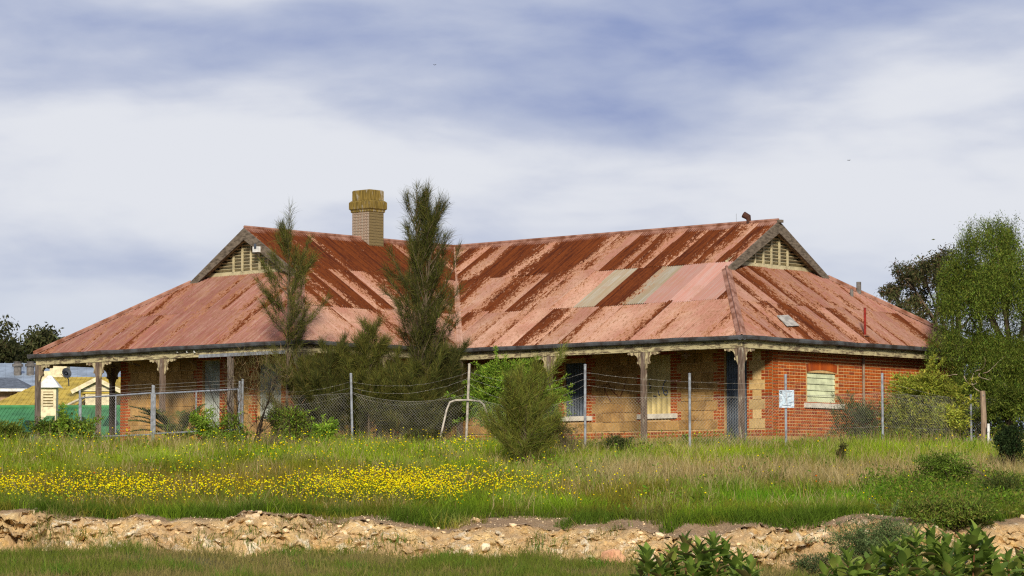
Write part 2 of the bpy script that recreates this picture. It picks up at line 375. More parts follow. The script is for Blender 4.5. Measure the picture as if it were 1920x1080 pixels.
def rock_mesh(name, seed, mat, sub=1):
    bm = bmesh.new(); bmesh.ops.create_icosphere(bm, subdivisions=sub, radius=1); rr = random.Random(seed)
    for vv in bm.verts:
        vv.co *= .72 + .5 * rr.random(); 
    me = bpy.data.meshes.new(name); bm.to_mesh(me); bm.free(); me.materials.append(mat); return me
rocks = [rock_mesh('stone', s, LIMEROCK) for s in range(6)]
rr = random.Random(3)
cnt = 0
while cnt < 160:
    j = rr.randrange(4, nyb - 4); i0 = rr.randrange(int(nxb * .14), int(nxb * .86)); p = bank_surf[j, i0]
    if mnoise.noise(Vector((p[0] * .9, p[1], 3.))) < rr.uniform(-.25, .2): continue
    if tv[j] > 1.0 and rr.random() < .55: continue
    if tv[j] < .45 and rr.random() < .45: continue
    o = bpy.data.objects.new('stone', rocks[cnt % 6]); sz = rr.choice((.016, .02, .022, .026, .03, .036, .045, .06, .09)) * rr.uniform(.75, 1.2)
    o.location = (p[0], p[1], p[2] + sz * .15); o.scale = (sz * rr.uniform(.9, 1.5), sz, sz * rr.uniform(.55, .85)); o.rotation_euler = (rr.uniform(-.4, .4), rr.uniform(-.4, .4), rr.uniform(0, 6))
    link(o, bank); cnt += 1
# gravel and crumbs too small to pick apart
gm = MB(); 
for q in range(6000):
    j = rr.randrange(2, nyb - 3); i0 = rr.randrange(int(nxb * .2), int(nxb * .8)); p = bank_surf[j, i0] * .5 + bank_surf[j, i0 + 1] * .5; s_ = rr.uniform(.006, .028)
    a = [Vector(p) + Vector((rr.uniform(-s_, s_), rr.uniform(-s_, s_), rr.uniform(-.3 * s_, s_))) for _ in range(4)]
    gm.add(a, ((0, 1, 2), (0, 2, 3), (0, 3, 1), (1, 3, 2)))
tag(gm.build('gravel', LIMEROCK, bank), kind='stuff')
def lone_rock(px, py, Y, sz, label, mat=LIMEROCK, seed=5, sub=2):
    p = at(px, py, Y); o = bpy.data.objects.new('boulder', rock_mesh('boulder', seed, mat, sub)); o.location = p; o.scale = sz; o.rotation_euler = (.2, .1, seed)
    link(o); tag(o, label, 'rock'); return o
PINKROCK = M_stone('pinkish_limestone', (.62, .36, .20), (.58, .30, .17), (.42, .17, .10))
lone_rock(1150, 1047, 54.9, (.24, .16, .20), 'pinkish rounded boulder at the foot of the limestone bank', PINKROCK, 9)
lone_rock(225, 1051, 55.3, (.10, .08, .055), 'small pale stone lying in the lower left grass', LIMEROCK, 4, 1)
lone_rock(1600, 968, 56.9, (.07, .06, .05), 'pale stone peeping from weeds right of the rocky bank', LIMEROCK, 2, 1)

# ------------------------------------------------------------------ the derelict house
YAW = .7445; HW = 11.37; AL_R, AL_L = 10.09, 6.20; RH = 3.55; SB = 3.15; TF = 3.35; EZ = 2.75
house = empty('derelict_house', (-1.467, 82.505, CAMZ + 1.529), -YAW)
tag(house, 'derelict brick and sandstone house with rusty red corrugated iron roof and verandas', 'house')
HM = Matrix.Translation(Vector(house.location)) @ Matrix.Rotation(-YAW, 4, 'Z'); HI = HM.inverted()
def hit(px, py, p0, n):                            # local point of the house surface (p0, n) that stands at that photo pixel
    eye = Vector((0, 0, CAMZ)); o = HI @ eye; d = HI.to_3x3() @ (at(px, py, 50) - eye); n = Vector(n)
    return o + d * ((Vector(p0) - o).dot(n) / d.dot(n))
tanp = RH / (HW / 2); pp = math.atan(tanp); cp, sp = math.cos(pp), math.sin(pp); TT = HW / 2 / cp; tf = TF / cp
ze = TF * tanp; pe = math.atan(ze / SB); te = SB / math.cos(pe); OVH = .24; kk_ = (SB + OVH) / SB
roof = bpy.data.objects.new('roof', None); link(roof, house)
def frame_right(al, ac, z): return Vector((al, ac, z))
def frame_left(al, ac, z): return Vector((-ac, -al, z))
PITCHC, NC, AMP = .078, 11, .016; SW = PITCHC * NC
def plane_sheets(fr, L, kind, rust_f, warm_f, rows, seed):
    rr = random.Random(seed)
    if kind == 'inner':
        P = lambda s, t, n: fr(s, t * cp - n * sp, EZ + t * sp + n * cp)
        tlo = lambda s: max(0, -s / cp) if s < 0 else -.07
        thi = lambda s: TT if s <= L - SB else (L - s) * tf / SB
        s0, s1, brk = -HW / 2, L, [0, L - SB, L - SB + 1e-3]; tmax = TT
    elif kind == 'end':
        ce, se = math.cos(pe), math.sin(pe)
        P = lambda s, t, n: fr(L - t * ce + n * se, s, EZ + t * se + n * ce)
        tlo = lambda s: -.07
        thi = lambda s: min(s, HW - s, TF * kk_) * te / TF
        s0, s1, brk = 0, HW, [TF * kk_, HW - TF * kk_]; tmax = te * kk_
    else:
        P = lambda s, t, n: fr(s, HW - t * cp + n * sp, EZ + t * sp + n * cp)
        tlo = lambda s: -.07
        thi = lambda s: min((s + HW) / cp, TT if s <= L - SB else (L - s) * tf / SB)
        s0, s1, brk = -HW, L, [-HW / 2, L - SB, L - SB + 1e-3]; tmax = TT
    for r in range(rows):
        ta, tb = (r * tmax / rows - (.10 if r else .2)), (r + 1) * tmax / rows
        s = s0 - rr.uniform(0, SW * .8); idx = 0
        while s < s1:
            w = SW
            ss = [s + i * PITCHC / 6 for i in range(NC * 6 + 4)] + [b for b in brk if s < b < s + w]
            ss = sorted(x for x in ss if s0 <= x <= s1)
            lift = .014 * r + .004 * (idx % 2) + rr.uniform(0, .006); tilt = rr.uniform(-.006, .012)
            slip = rr.uniform(-.018, .018) if r else rr.uniform(-.02, .01)
            V, Fc, UV = [], [], []; prev = None
            tm = (ta + tb) / 2
            for x in ss:
                a_, b_ = max(ta + slip, tlo(x)), min(tb, thi(x))
                if b_ - a_ < .004: prev = None; continue
                n = AMP * math.sin(2 * math.pi * (x - s0) / PITCHC) + lift
                i0 = len(V)
                for t_ in (a_, b_):
                    V.append(P(x, t_, n + tilt * (t_ - tm))); UV.append(((x - s) / w, t_ - ta))
                if prev is not None: Fc.append((prev, i0, i0 + 1, prev + 1))
                prev = i0
            if len(Fc) > 1:
                me = bpy.data.meshes.new('sheet'); me.from_pydata(V, [], Fc); uvl = me.uv_layers.new(name='UVMap')
                uvl.data.foreach_set('uv', [c for l in me.loops for c in UV[l.vertex_index]])
                me.polygons.foreach_set('use_smooth', [True] * len(me.polygons)); me.materials.append(IRON); me.update()
                o = bpy.data.objects.new('sheet', me)
                fs = ((s + w / 2) - s0) / (s1 - s0)
                o['rust'] = max(0., rust_f(r, fs, rr) + rr.choice((-.14, -.05, 0, 0, .06, .12))); o['warm'] = warm_f(r, fs); o['seed'] = rr.random(); o['zinc'] = 0.0
                o['row'] = r; o['mid'] = s + w / 2
                link(o, roof)
                sheets.setdefault((fr.__name__, kind), []).append(o)
            s += w; idx += 1
sheets = {}
plane_sheets(frame_right, AL_R, 'inner', lambda r, f, q: (.33, .47, .56)[r] - .16 * f * (r != 2) - .10 * f + q.choice((-.16, -.06, .04, .1, .2)), lambda r, f: .15, 3, 21)
plane_sheets(frame_left, AL_L, 'inner', lambda r, f, q: (.18, .46, .68)[r] * (1.12 - (f - .62) * 1.9 if f > .62 else 1.1) + q.uniform(-.1, .15), lambda r, f: .2, 3, 33)
plane_sheets(frame_right, AL_R, 'end', lambda r, f, q: (.34, .36)[r] + q.uniform(-.16, .12) - .1 * (f > .6), lambda r, f: .55, 2, 47)
plane_sheets(frame_left, AL_L, 'end', lambda r, f, q: (.12, .16)[r] + q.uniform(-.14, .10), lambda r, f: .85, 2, 51)
plane_sheets(frame_right, AL_R, 'outer', lambda r, f, q: .4 + q.uniform(-.2, .2), lambda r, f: .4, 3, 61)
plane_sheets(frame_left, AL_L, 'outer', lambda r, f, q: .3 + q.uniform(-.2, .2), lambda r, f: .6, 3, 71)
# the few replaced sheets: two bare zinc ones and three fresher lilac ones in the middle row of the right wing
mid = [o for o in sheets[('frame_right', 'inner')] if o['row'] == 1]
mid.sort(key=lambda o: o['mid'])
for o in mid:
    m_ = o['mid']
    if 2.85 < m_ <= 3.7: o['zinc'] = .9; o['rust'] = -.1
    elif 4.55 < m_ <= 5.4: o['zinc'] = .9; o['rust'] = .12
    elif 3.7 < m_ <= 4.55: o['rust'] = .95
    elif 5.4 < m_ < 8.0: o['zinc'] = .55; o['rust'] = -.12
CAP = M_simple('faded_ridge_iron', (.34, .18, .13), .65, scale=3, col2=(.16, .06, .03), var=.3, bump=.2)
def cap_strip(name, p, q, wid, up, roll=.035, mat=CAP):
    m = MB(); p, q = Vector(p), Vector(q); d = (q - p).normalized(); side = d.cross(Vector(up)).normalized()
    n = 8
    for i in range(n):
        pass
    for sg in (-1, 1):
        pts = []
        a = side * sg * wid
        drop = Vector((0, 0, -wid * up_drop))
        m.add([p + Vector((0, 0, .035)), q + Vector((0, 0, .035)), q + a + drop, p + a + drop, p + Vector((0, 0, .02)), q + Vector((0, 0, .02)), q + a + drop - Vector((0, 0, .015)), p + a + drop - Vector((0, 0, .015))],
              ((0, 1, 2, 3), (7, 6, 5, 4), (3, 2, 6, 7), (0, 3, 7, 4), (1, 5, 6, 2)))
    m.tube([p + Vector((0, 0, .045)), q + Vector((0, 0, .045))], roll, 8)
    return m.build(name, mat, roof)
up_drop = tanp * .93
for fr, L in ((frame_right, AL_R), (frame_left, AL_L)):
    cap_strip('ridge_cap', fr(-HW / 2, HW / 2, EZ + RH + .03), fr(L - SB + .02, HW / 2, EZ + RH + .03), .2, (0, 0, 1), .045)
up_drop = .30
for fr, L in ((frame_right, AL_R), (frame_left, AL_L)):
    cap_strip('hip_cap', fr(L, 0, EZ + .03), fr(L - SB, TF, EZ + ze + .03), .13, (0, 0, 1), .04)
    cap_strip('hip_cap', fr(L, HW, EZ + .03), fr(L - SB, HW - TF, EZ + ze + .03), .13, (0, 0, 1), .04)
cap_strip('hip_cap', (-HW, HW, EZ + .03), (-HW / 2, HW / 2, EZ + RH + .03), .13, (0, 0, 1), .04)
up_drop = -.42
cap_strip('valley_flashing', (0, 0, EZ + .03), (-HW / 2, HW / 2, EZ + RH + .01), .085, (0, 0, 1), .02, M_simple('salmon_valley_iron', (.48, .29, .21), .65, scale=4, col2=(.33, .16, .09)))
# patch of bare iron on the right hip end
ce, se = math.cos(pe), math.sin(pe); nE = Vector((se, 0, ce)); p0E = Vector((AL_R, 0, EZ))
ZINC = M_simple('bare_zinc_patch', (.46, .42, .36), .5, scale=6)
q4 = [hit(px, py, p0E + nE * .045, nE) for px, py in ((1456, 592), (1478, 591), (1499, 611), (1476, 612))]
MB().prism(q4, nE * .012).build('patch', ZINC, roof)

# gablets
def gablet(fr, L):
    g0 = L - SB - OVH; zb = EZ + (SB + OVH) * math.tan(pe); zt = EZ + RH - .03; hw = (zt - zb) / tanp; c = HW / 2
    g = MB().prism([fr(g0 - .12, c - hw, zb - .02), fr(g0 - .12, c + hw, zb - .02), fr(g0 - .12, c, zt)], fr(.03, 0, 0)).build('gable_vent', DARK, house)
    rail = MB().bar(fr(g0 - .02, c - hw + .02, zb + .06), fr(g0 - .02, c + hw - .02, zb + .06), .08, .13).build('rail', LOUVRE, g)
    for sg in (-1, 1):
        MB().bar(fr(g0 - .02, c + sg * (hw - .10), zb + .10), fr(g0 - .02, c, zt - .10), .07, .13, fr(1, 0, 0)).build('frame', LOUVRE, g)
    z = zb + .15
    while z < zt - .22:
        h = (zt - .14 - z) / tanp
        q = MB(); q.bar(fr(g0 - .05, c - h, z + .03), fr(g0 - .05, c + h, z + .03), .11, .018, fr(-.62, 0, .78)); q.build('slat', LOUVRE, g); z += .096
    for off in (-.75, -.37, 0, .37, .75):
        h = zt - .16 - abs(off) * tanp
        if h > zb + .2: MB().bar(fr(g0 - .005, c + off, zb + .1), fr(g0 - .005, c + off, h), .045, .05, fr(1, 0, 0)).build('mullion', LOUVRE, g)
    for sg in (-1, 1):
        pa = fr(L - SB + .03, c, EZ + RH - .13); ln = (c - TF + .10)
        pb = fr(L - SB + .03, c + sg * ln, EZ + RH - .13 - ln * tanp)
        poly = [fr(L - SB, c, EZ + RH + .04), fr(L - SB, c + sg * (ln + .02), EZ + RH + .04 - (ln + .02) * tanp), fr(L - SB, c + sg * (ln + .02), EZ + RH - .22 - (ln + .02) * tanp + .04), fr(L - SB, c, EZ + RH - .30)]
        MB().prism(poly, fr(.055, 0, 0)).build('barge_board', BARGE, house)
        # boarded underside of the overhang
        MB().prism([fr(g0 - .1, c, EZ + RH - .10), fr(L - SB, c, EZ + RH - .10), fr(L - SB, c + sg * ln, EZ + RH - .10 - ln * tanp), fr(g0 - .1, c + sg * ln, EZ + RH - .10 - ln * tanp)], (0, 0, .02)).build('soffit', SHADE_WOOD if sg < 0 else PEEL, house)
gablet(frame_right, AL_R); gablet(frame_left, AL_L)
MB().box((-.05, -.06, -.04), (.09, .06, .04), Matrix.Translation(Vector((AL_R - SB + .06, HW / 2 + .0, EZ + RH + .03)))).build('finial_block', BARGE, house)

# gutters and beams
def run(name, p, q, mat, w, h, dz): return MB().bar(Vector(p) + Vector((0, 0, dz)), Vector(q) + Vector((0, 0, dz)), w, h).build(name, mat, house)
g = .075
eaves = [((-HW, -AL_L), (0, -AL_L), (0, -1)), ((0, -AL_L), (0, 0), (1, 0)), ((0, 0), (AL_R, 0), (0, -1)), ((AL_R, 0), (AL_R, HW), (1, 0)), ((AL_R, HW), (-HW, HW), (0, 1)), ((-HW, HW), (-HW, -AL_L), (-1, 0))]
for (p, q, n) in eaves:
    p = Vector((*p, 0)); q = Vector((*q, 0)); n = Vector((*n, 0)); d = (q - p).normalized()
    conv_p = 0 if (p.x, p.y) == (0, 0) else 1; conv_q = 0 if (q.x, q.y) == (0, 0) else 1
    m = MB(); N = 14
    ext = .13
    prof = [(-.035, .05), (-.035, -.07), (.03, -.085), (.085, -.055), (.105, 0), (.11, .045), (.098, .045), (.09, 0), (.075, -.04), (.03, -.066), (-.02, -.055), (-.02, .05)]
    pa = p - d * (ext * conv_p - .1 * (1 - conv_p)); qa = q + d * (ext * conv_q - .1 * (1 - conv_q)); rings = []
    rr = random.Random(int(p.x * 7 + p.y))
    for i in range(N + 1):
        c = pa.lerp(qa, i / N); w_ = rr.uniform(-.012, .012) if 0 < i < N else 0
        rings.append([c + n * (.03 + u) + Vector((0, 0, EZ - .03 + zz + w_)) for u, zz in prof])
    kq = len(prof)
    m.add([x for r_ in rings for x in r_], [(i * kq + j, i * kq + (j + 1) % kq, (i + 1) * kq + (j + 1) % kq, (i + 1) * kq + j) for i in range(N) for j in range(kq)])
    m.add(rings[0], [tuple(range(kq))]); m.add(rings[-1], [tuple(range(kq))])
    m.build('gutter', GUTTER, house)
    inn = -n * .10
    pb = p + inn + d * (.05 if conv_p else -.10); qb = q + inn - d * (.05 if conv_q else -.1)
    beam = MB().bar(pb + Vector((0, 0, EZ - .20)), qb + Vector((0, 0, EZ - .20)), .09, .20).build('beam', PEEL_BEAM, house)
    MB().bar(pb + n * .07 + Vector((0, 0, EZ - .095)), qb + n * .07 + Vector((0, 0, EZ - .095)), .05, .055).build('moulding', PEEL_BEAM, beam)
# posts with fretwork brackets
BR = [(0, 0), (.46, 0), (.49, -.045), (.45, -.085), (.40, -.06), (.36, -.10), (.31, -.105), (.28, -.07), (.23, -.085), (.17, -.13), (.135, -.20), (.125, -.27), (.16, -.315), (.14, -.37), (.09, -.37), (.065, -.42), (.04, -.50), (0, -.56)]
BR = [(x, z * .86) for x, z in BR]
def post(x, y, dirs, mat=PEEL_POST, lean=(0, 0), zb=-.25):
    m = MB(); w = .062
    zt = EZ - .30; n = 7; rr = random.Random(int(x * 31 + y * 17)); pr = []
    for i in range(n):
        f = i / (n - 1); z = zb + (zt - zb) * f; ww = w * (1.18 if i == 0 else 1) + rr.uniform(-.003, .003); ox, oy = lean[0] * (1 - f), lean[1] * (1 - f)
        pr += [Vector((x + ox + sx * ww, y + oy + sy * ww, z)) for sx, sy in ((-1, -1), (1, -1), (1, 1), (-1, 1))]
    m.add(pr, [(i * 4 + j, i * 4 + (j + 1) % 4, i * 4 + 4 + (j + 1) % 4, i * 4 + 4 + j) for i in range(n - 1) for j in range(4)] + [(3, 2, 1, 0), (n * 4 - 4, n * 4 - 3, n * 4 - 2, n * 4 - 1)])
    o = m.build('veranda_post', mat, house)
    for d in dirs:
        d = Vector((*d, 0)); t_ = Vector((-d.y, d.x, 0)) * .022
        MB().prism([Vector((x, y, EZ - .302)) + d * (.064 + u) + Vector((0, 0, zz)) - t_ for u, zz in BR], t_ * 2).build('bracket', PEEL, o)
X1, X_1, Y1, Y_1 = (1, 0), (-1, 0), (0, 1), (0, -1)
i_ = .10
post(-HW + i_, -AL_L + i_, (X1, Y1), PEEL_POST_GREY); post(-8.49, -AL_L + i_, (X1, X_1)); post(-5.69, -AL_L + i_, (X1, X_1), PEEL_POST, (.05, -.05), .95); post(-2.86, -AL_L + i_, (), PEEL_POST_GREY, (.03, 0)); post(-i_, -AL_L + i_, (X_1, Y1))
post(-i_, -3.1, (Y1, Y_1)); post(-i_, .10, (Y_1,)); post(3.32, i_, (X1, X_1)); post(6.69, i_, (X1, X_1)); post(AL_R - i_, i_, (X_1, Y1), PEEL_POST)
post(-HW + i_, -3.3, (Y1, Y_1)); post(-HW + i_, -.3, (Y1, Y_1)); post(-HW + i_, 2.7, (Y1, Y_1)); post(-HW + i_, 5.7, (Y1, Y_1))
MB().bar(hit(212, 670, (0, -AL_L, 0), (0, 1, 0)), hit(263, 686, (0, -AL_L + .9, 0), (0, 1, 0)), .03, .05).build('loose_batten', PEEL, house)
MB().bar(Vector((-4.1, -AL_L + .04, 2.47)), Vector((-.6, -AL_L + .04, 2.47)), .02, .09).build('flashing_strip', GALV, house)
for px in (334, 352, 366):
    p = hit(px, 661, (0, -AL_L + .03, 0), (0, 1, 0)); MB().tube([p, p + Vector((0, -.03, .0)), p + Vector((0, -.04, .07))], [.018, .018, .03], 7).build('insulator', WHITE, house)

# walls: mortar core, then every brick and stone proud of it
UB = bpy.data.meshes.new('brick'); 
def unit(me_name, mat, bev):
    bm = bmesh.new(); bmesh.ops.create_cube(bm, size=1); me = bpy.data.meshes.new(me_name)
    for f in list(bm.faces):
        if f.normal.y > .9: bm.faces.remove(f)
    bm.to_mesh(me); bm.free(); me.materials.append(mat); return me
UB = unit('brick', BRICK, 0); US = unit('stone_block', SANDSTONE, 0)
UQ = unit('stone_block', M_stone('pale_quoin_stone', (.62, .43, .20), (.54, .36, .15), (.36, .21, .09)), 0)
bricks = []; CH = .0862; SCH = CH * 3
def put_unit(name, me, wall, o, d, n, s0, s1, z0, z1, dep, roll=0):
    c = o + d * ((s0 + s1) / 2) + Vector((0, 0, (z0 + z1) / 2)) + n * (dep - .02)
    ob = bpy.data.objects.new(name, me); ob.location = c; ob.scale = (s1 - s0, .04, z1 - z0); ob.rotation_euler = (0, roll, math.atan2(d.y, d.x))
    return link(ob, wall)
def brick_fill(wall, o, d, n, s0, s1, z0, z1, first=0, excl=()):
    row = 0; z = z0; J = .025
    while z < z1 - .03:
        step = .122 if (row + first) % 2 else .244; s = s0; 
        if s1 - s0 < .3: step = (s1 - s0) / 2 if (row + first) % 2 else (s1 - s0)
        kx = 0
        while s < s1 - .03:
            e = min(s + step, s1)
            if s1 - e < .06: e = s1
            if not any(a < (s + e) / 2 < b and c < z + CH / 2 < d_ for a, b, c, d_ in excl):
                bricks.append((wall, o, d, n, s + J / 2, e - J / 2, z + J / 2, min(z + CH, z1) - J / 2))
            s = e; kx += 1
        z += CH; row += 1
def core(name, o, d, n, L, z0, z1, holes, th=.25, mat=MORTAR):
    m = MB(); t3 = Vector((d.x, d.y, 0))
    Mx = Matrix(((d.x, -n.x, 0, o.x), (d.y, -n.y, 0, o.y), (0, 0, 1, 0), (0, 0, 0, 1)))
    s = 0
    for (a, b, c, e) in sorted(holes):
        m.box((s, 0, z0), (a, th, z1), Mx); m.box((a, 0, z0), (b, th, c), Mx); m.box((a, 0, e), (b, th, z1), Mx); s = b
    m.box((s, 0, z0), (L, th, z1), Mx)
    return m.build(name, mat, house)
def corr(name, o, d, n, s0, s1, z0, z1, mat, pitch=.09, amp=.014, back=.09, parent=None, ribs=False):
    V = []; Fc = []; N = max(6, int((s1 - s0) / pitch * 6))
    for i in range(N + 1):
        s = s0 + (s1 - s0) * i / N; ph = (s - s0) / pitch
        a = amp * math.sin(2 * math.pi * ph) if not ribs else amp * max(-1, min(1, 6 * (abs((ph % 1) - .5) - .32)))
        for z in (z0, z1): V.append(o + d * s + n * (-back + a) + Vector((0, 0, z)))
        if i: Fc.append((2 * i - 2, 2 * i, 2 * i + 1, 2 * i - 1))
    return MB().add(V, Fc).build(name, mat, parent or house)
def stone_courses(wall, o, d, n, L, z0, z1, holes, end_l, end_r, seed, quoin=None, plain_brick=None):
    rr = random.Random(seed); z = z0; row = 0
    while z < z1 - .05:
        zt = min(z + SCH, z1); par = row % 2; br = []
        if end_l: br.append((0, .47 if par else .36))
        if end_r: br.append((L - (.47 if par else .36), L))
        for (a, b, c, e) in holes:
            if zt > c - .02 and z < e + .30:
                w = .38 if par else .24
                if z > e - .02: br.append((a - w, b + w))
                else: br += [(a - w, a), (b, b + w)]
        if plain_brick: br.append((plain_brick[0] - (.47 if par else .36), L))
        br.sort(); mb = []
        for x in br:
            if mb and x[0] <= mb[-1][1] + .12: mb[-1] = (mb[-1][0], max(mb[-1][1], x[1]))
            else: mb.append(list(x))
        hol = [(a, b) for a, b, c, e in holes if zt > c + .03 and z < e - .03]
        def cut(iv):
            res = [iv]
            for h in hol + ([q_] if (q_ := (quoin(par) if quoin else None)) else []):
                res = [p for a, b in res for p in ((a, min(b, h[0])), (max(a, h[1]), b)) if p[1] - p[0] > .05]
            return res
        for iv in mb:
            for a, b in cut(tuple(iv)): brick_fill(wall, o, d, n, a, b, z, zt, par)
        if quoin:
            a, b = quoin(par); put_unit('stone_block', UQ, wall, o, d, n, a + .006, b - .006, z + .006, zt - .006, .017)
        s = 0
        gaps = []; cur = 0
        for a, b in sorted([tuple(x) for x in mb] + hol):
            if a > cur + .04: gaps.append((cur, a))
            cur = max(cur, b)
        if cur < L - .04: gaps.append((cur, L))
        for a, b in gaps:
            s = a
            while s < b - .02:
                e = min(b, s + rr.uniform(.26, .56))
                if b - e < .16: e = b
                put_unit('stone_block', US, wall, o, d, n, s + .009, e - .009, z + .009, zt - .009, .010 + rr.uniform(0, .020)); s = e
        z = zt; row += 1
def sill(o, d, n, s0, s1, z, parent):
    Mx = Matrix(((d.x, -n.x, 0, o.x), (d.y, -n.y, 0, o.y), (0, 0, 1, 0), (0, 0, 0, 1)))
    return MB().box((s0, -.07, z - .13), (s1, .05, z), Mx).build('window_sill', SILL, parent)
V3 = lambda x, y: Vector((x, y, 0))
YF, XE, XI, YL = 1.95, 9.58, -1.95, -4.45
# right wing, front
o, d, n = V3(XI, YF), V3(1, 0), V3(0, -1); L = XE - XI; S = lambda x: x - XI
holes = [(S(2.20), S(3.0), .85, 2.35), (S(5.27), S(6.08), .86, 2.45), (S(7.96), S(8.72), .02, 2.5)]
wf = core('wall', o, d, n, L, -.6, 2.95, holes)
stone_courses(wf, o, d, n, L, .40, 2.75, holes, False, False, 5, quoin=lambda par: (S(8.80 + (.12 if par else 0)), S(9.33 - (.12 if par else 0))), plain_brick=(S(9.0),))
brick_fill(wf, o, d, n, 0, S(7.96), .20, .40); brick_fill(wf, o, d, n, S(8.72), L, .2, .40)
rr = random.Random(8)
for (a, b) in ((0, S(7.96)), (S(8.72), L)):
    for z0, z1 in ((-.14, .2), (-.5, -.15)):
        s = a
        while s < b - .02:
            e = min(b, s + rr.uniform(.6, 1.1)); e = b if b - e < .25 else e
            put_unit('stone_block', US, wf, o, d, n, s + .006, e - .006, z0 + .005, z1 - .005, .03 + rr.uniform(0, .01)); s = e
w1 = corr('window_cladding', o, d, n, holes[0][0], holes[0][1], .85, 2.36, TIN_DARK, .1, .016); sill(o, d, n, S(2.10), S(3.26), .85, w1)
w1['label'] = 'dark blue-grey corrugated sheet over the window'
w2 = corr('window_cladding', o, d, n, holes[1][0] - .02, holes[1][1] + .02, .86, 2.46, TIN_CREAM, .19, .012, -.02, ribs=True); sill(o, d, n, S(4.93), S(6.32), .86, w2)
w2['label'] = 'cream ribbed sheet with blue scribbles over the window'
SCRIB = M_simple('blue_scribble', (.10, .13, .22), .7)
def scrib(pts, r=.012): MB().tube([o + d * S(x) + n * .045 + Vector((0, 0, z)) for x, z in pts], r, 5).build('scribble', SCRIB, w2)
scrib([(5.96, 1.78), (5.88, 1.68), (5.84, 1.56), (5.88, 1.42), (5.96, 1.36), (6.02, 1.42), (6.0, 1.50), (5.9, 1.48)]); scrib([(5.36, 1.72), (5.40, 1.62), (5.38, 1.55)]); scrib([(5.50, 1.36), (5.62, 1.34)]); scrib([(5.68, 1.5), (5.70, 1.40), (5.74, 1.38)])
w3 = corr('door_cladding', o, d, n, holes[2][0], holes[2][1], .02, 2.5, TIN_DARK, .085, .016); w3['label'] = 'dark blue-grey corrugated sheet closing the doorway'
for px, py in ((1184, 824), (1285, 820)):
    c = hit(px, py, o + n * .045, n); MB().box((-.09, -.01, -.075), (.09, .012, .075), Matrix.Translation(c)).build('air_vent', DARK, house)
GRAF = M_simple('red_brown_graffiti', (.20, .075, .04), .8)
MB().tube([hit(px, py, o + n * .045, n) for px, py in ((1145, 752), (1135, 735), (1132, 722), (1140, 720), (1150, 735), (1162, 745), (1170, 728), (1172, 718))], .012, 5).build('graffiti', GRAF, wf)
# right wing, end wall
o, d, n = V3(XE, YF), V3(0, 1), V3(1, 0); L = HW - .5 - YF; wy0, wy1 = 3.47 - YF, 4.78 - YF
wh = [(wy0, wy1, 1.11, 1.93)]
we = core('wall', o + n * 0, d, n, L, -.6, 2.95, wh)
brick_fill(we, o, d, n, 0, L, 0.20, 2.93, 0, [(wy0 - .0, wy1 + .0, 1.11, 1.99), (wy0 - .07, wy1 + .07, 1.93, 2.20)])
for i in range(15):
    f = (i + .5) / 15; s = wy0 - .04 + (wy1 - wy0 + .08) * f; rise = .07 * (1 - (2 * f - 1) ** 2)
    put_unit('brick', UB, we, o, d, n, s - .038, s + .038, 1.94 + rise, 2.155 + rise, .016, (2 * f - 1) * .14)
bd = MB().add([o + d * s - n * .085 + Vector((0, 0, z)) for s, z in ((wy0, 1.11), (wy1, 1.11), (wy1, 1.99), (wy0, 1.99))], [(0, 1, 2, 3)]).build('window', DARK, house)
z = 1.11
for i in range(5):
    h = .172; a_, b_ = wy0 + .005 + .02 * (i % 2), wy1 - .01
    MB().add([o + d * s + n * dn + Vector((0, 0, zz)) for s, dn, zz in ((a_, -.035, z + .008), (b_, -.03, z + .004), (b_, -.06, z + h), (a_, -.065, z + h), (a_, -.06, z + .008), (b_, -.055, z + .004), (b_, -.08, z + h), (a_, -.085, z + h))], ((0, 1, 2, 3), (7, 6, 5, 4), (0, 4, 5, 1), (3, 2, 6, 7), (0, 3, 7, 4), (1, 5, 6, 2))).build('board', BOARD, bd); z += .170
sill(o, d, n, 3.31 - YF, 5.09 - YF, 1.11, bd)
p = o + d * (5.97 - YF) + n * .06
MB().tube([p + Vector((0, 0, -.2)), p + Vector((0, 0, 2.45)), p + n * .35 + Vector((0, 0, 2.68))], .035, 8).build('downpipe', WOODPOST, house)
s = 0; rr = random.Random(18)
for z0, z1 in ((-.02, .2), (-.3, -.03)):
    s = -.03
    while s < L - .1:
        e = min(L, s + rr.uniform(.5, .9)); put_unit('stone_block', US, we, o, d, n, s + .006, e - .006, z0 + .006, z1, .035); s = e
# left wing, inner side and end
o, d, n = V3(XI, YL), V3(0, 1), V3(1, 0); L = YF - YL; hs = [(1.3, 2.15, .85, 2.4), (4.0, 4.8, .02, 2.4)]
wi = core('wall', o, d, n, L, -.6, 2.95, hs); stone_courses(wi, o, d, n, L, .14, 2.6, hs, True, False, 15)
corr('window_cladding', o, d, n, 1.3, 2.15, .85, 2.4, TIN_PALE); corr('door_cladding', o, d, n, 4.0, 4.8, .02, 2.4, TIN_DARK)
o, d, n = V3(-9.5, YL), V3(1, 0), V3(0, -1); L = 9.5 + XI; hs = [(-5.88 + 9.5, -5.15 + 9.5, .10, 2.45), (-3.55 + 9.5, -2.6 + 9.5, .75, 2.3)]
wl = core('wall', o, d, n, L, -.6, 2.95, hs); stone_courses(wl, o, d, n, L, .14, 2.6, hs, True, True, 25)
corr('door_cladding', o, d, n, hs[0][0], hs[0][1], .1, 2.45, TIN_PALE, .09)['label'] = 'pale zinc corrugated sheet closing the doorway'
corr('window_cladding', o, d, n, hs[1][0], hs[1][1], .75, 2.3, TIN_PALE, .09)
core('wall', V3(-9.5, HW - .5), V3(0, -1), V3(-1, 0), HW - .5 - YL, -.6, 3.2, [(4.2, 5.1, .85, 2.3), (9., 10, .1, 2.3)])
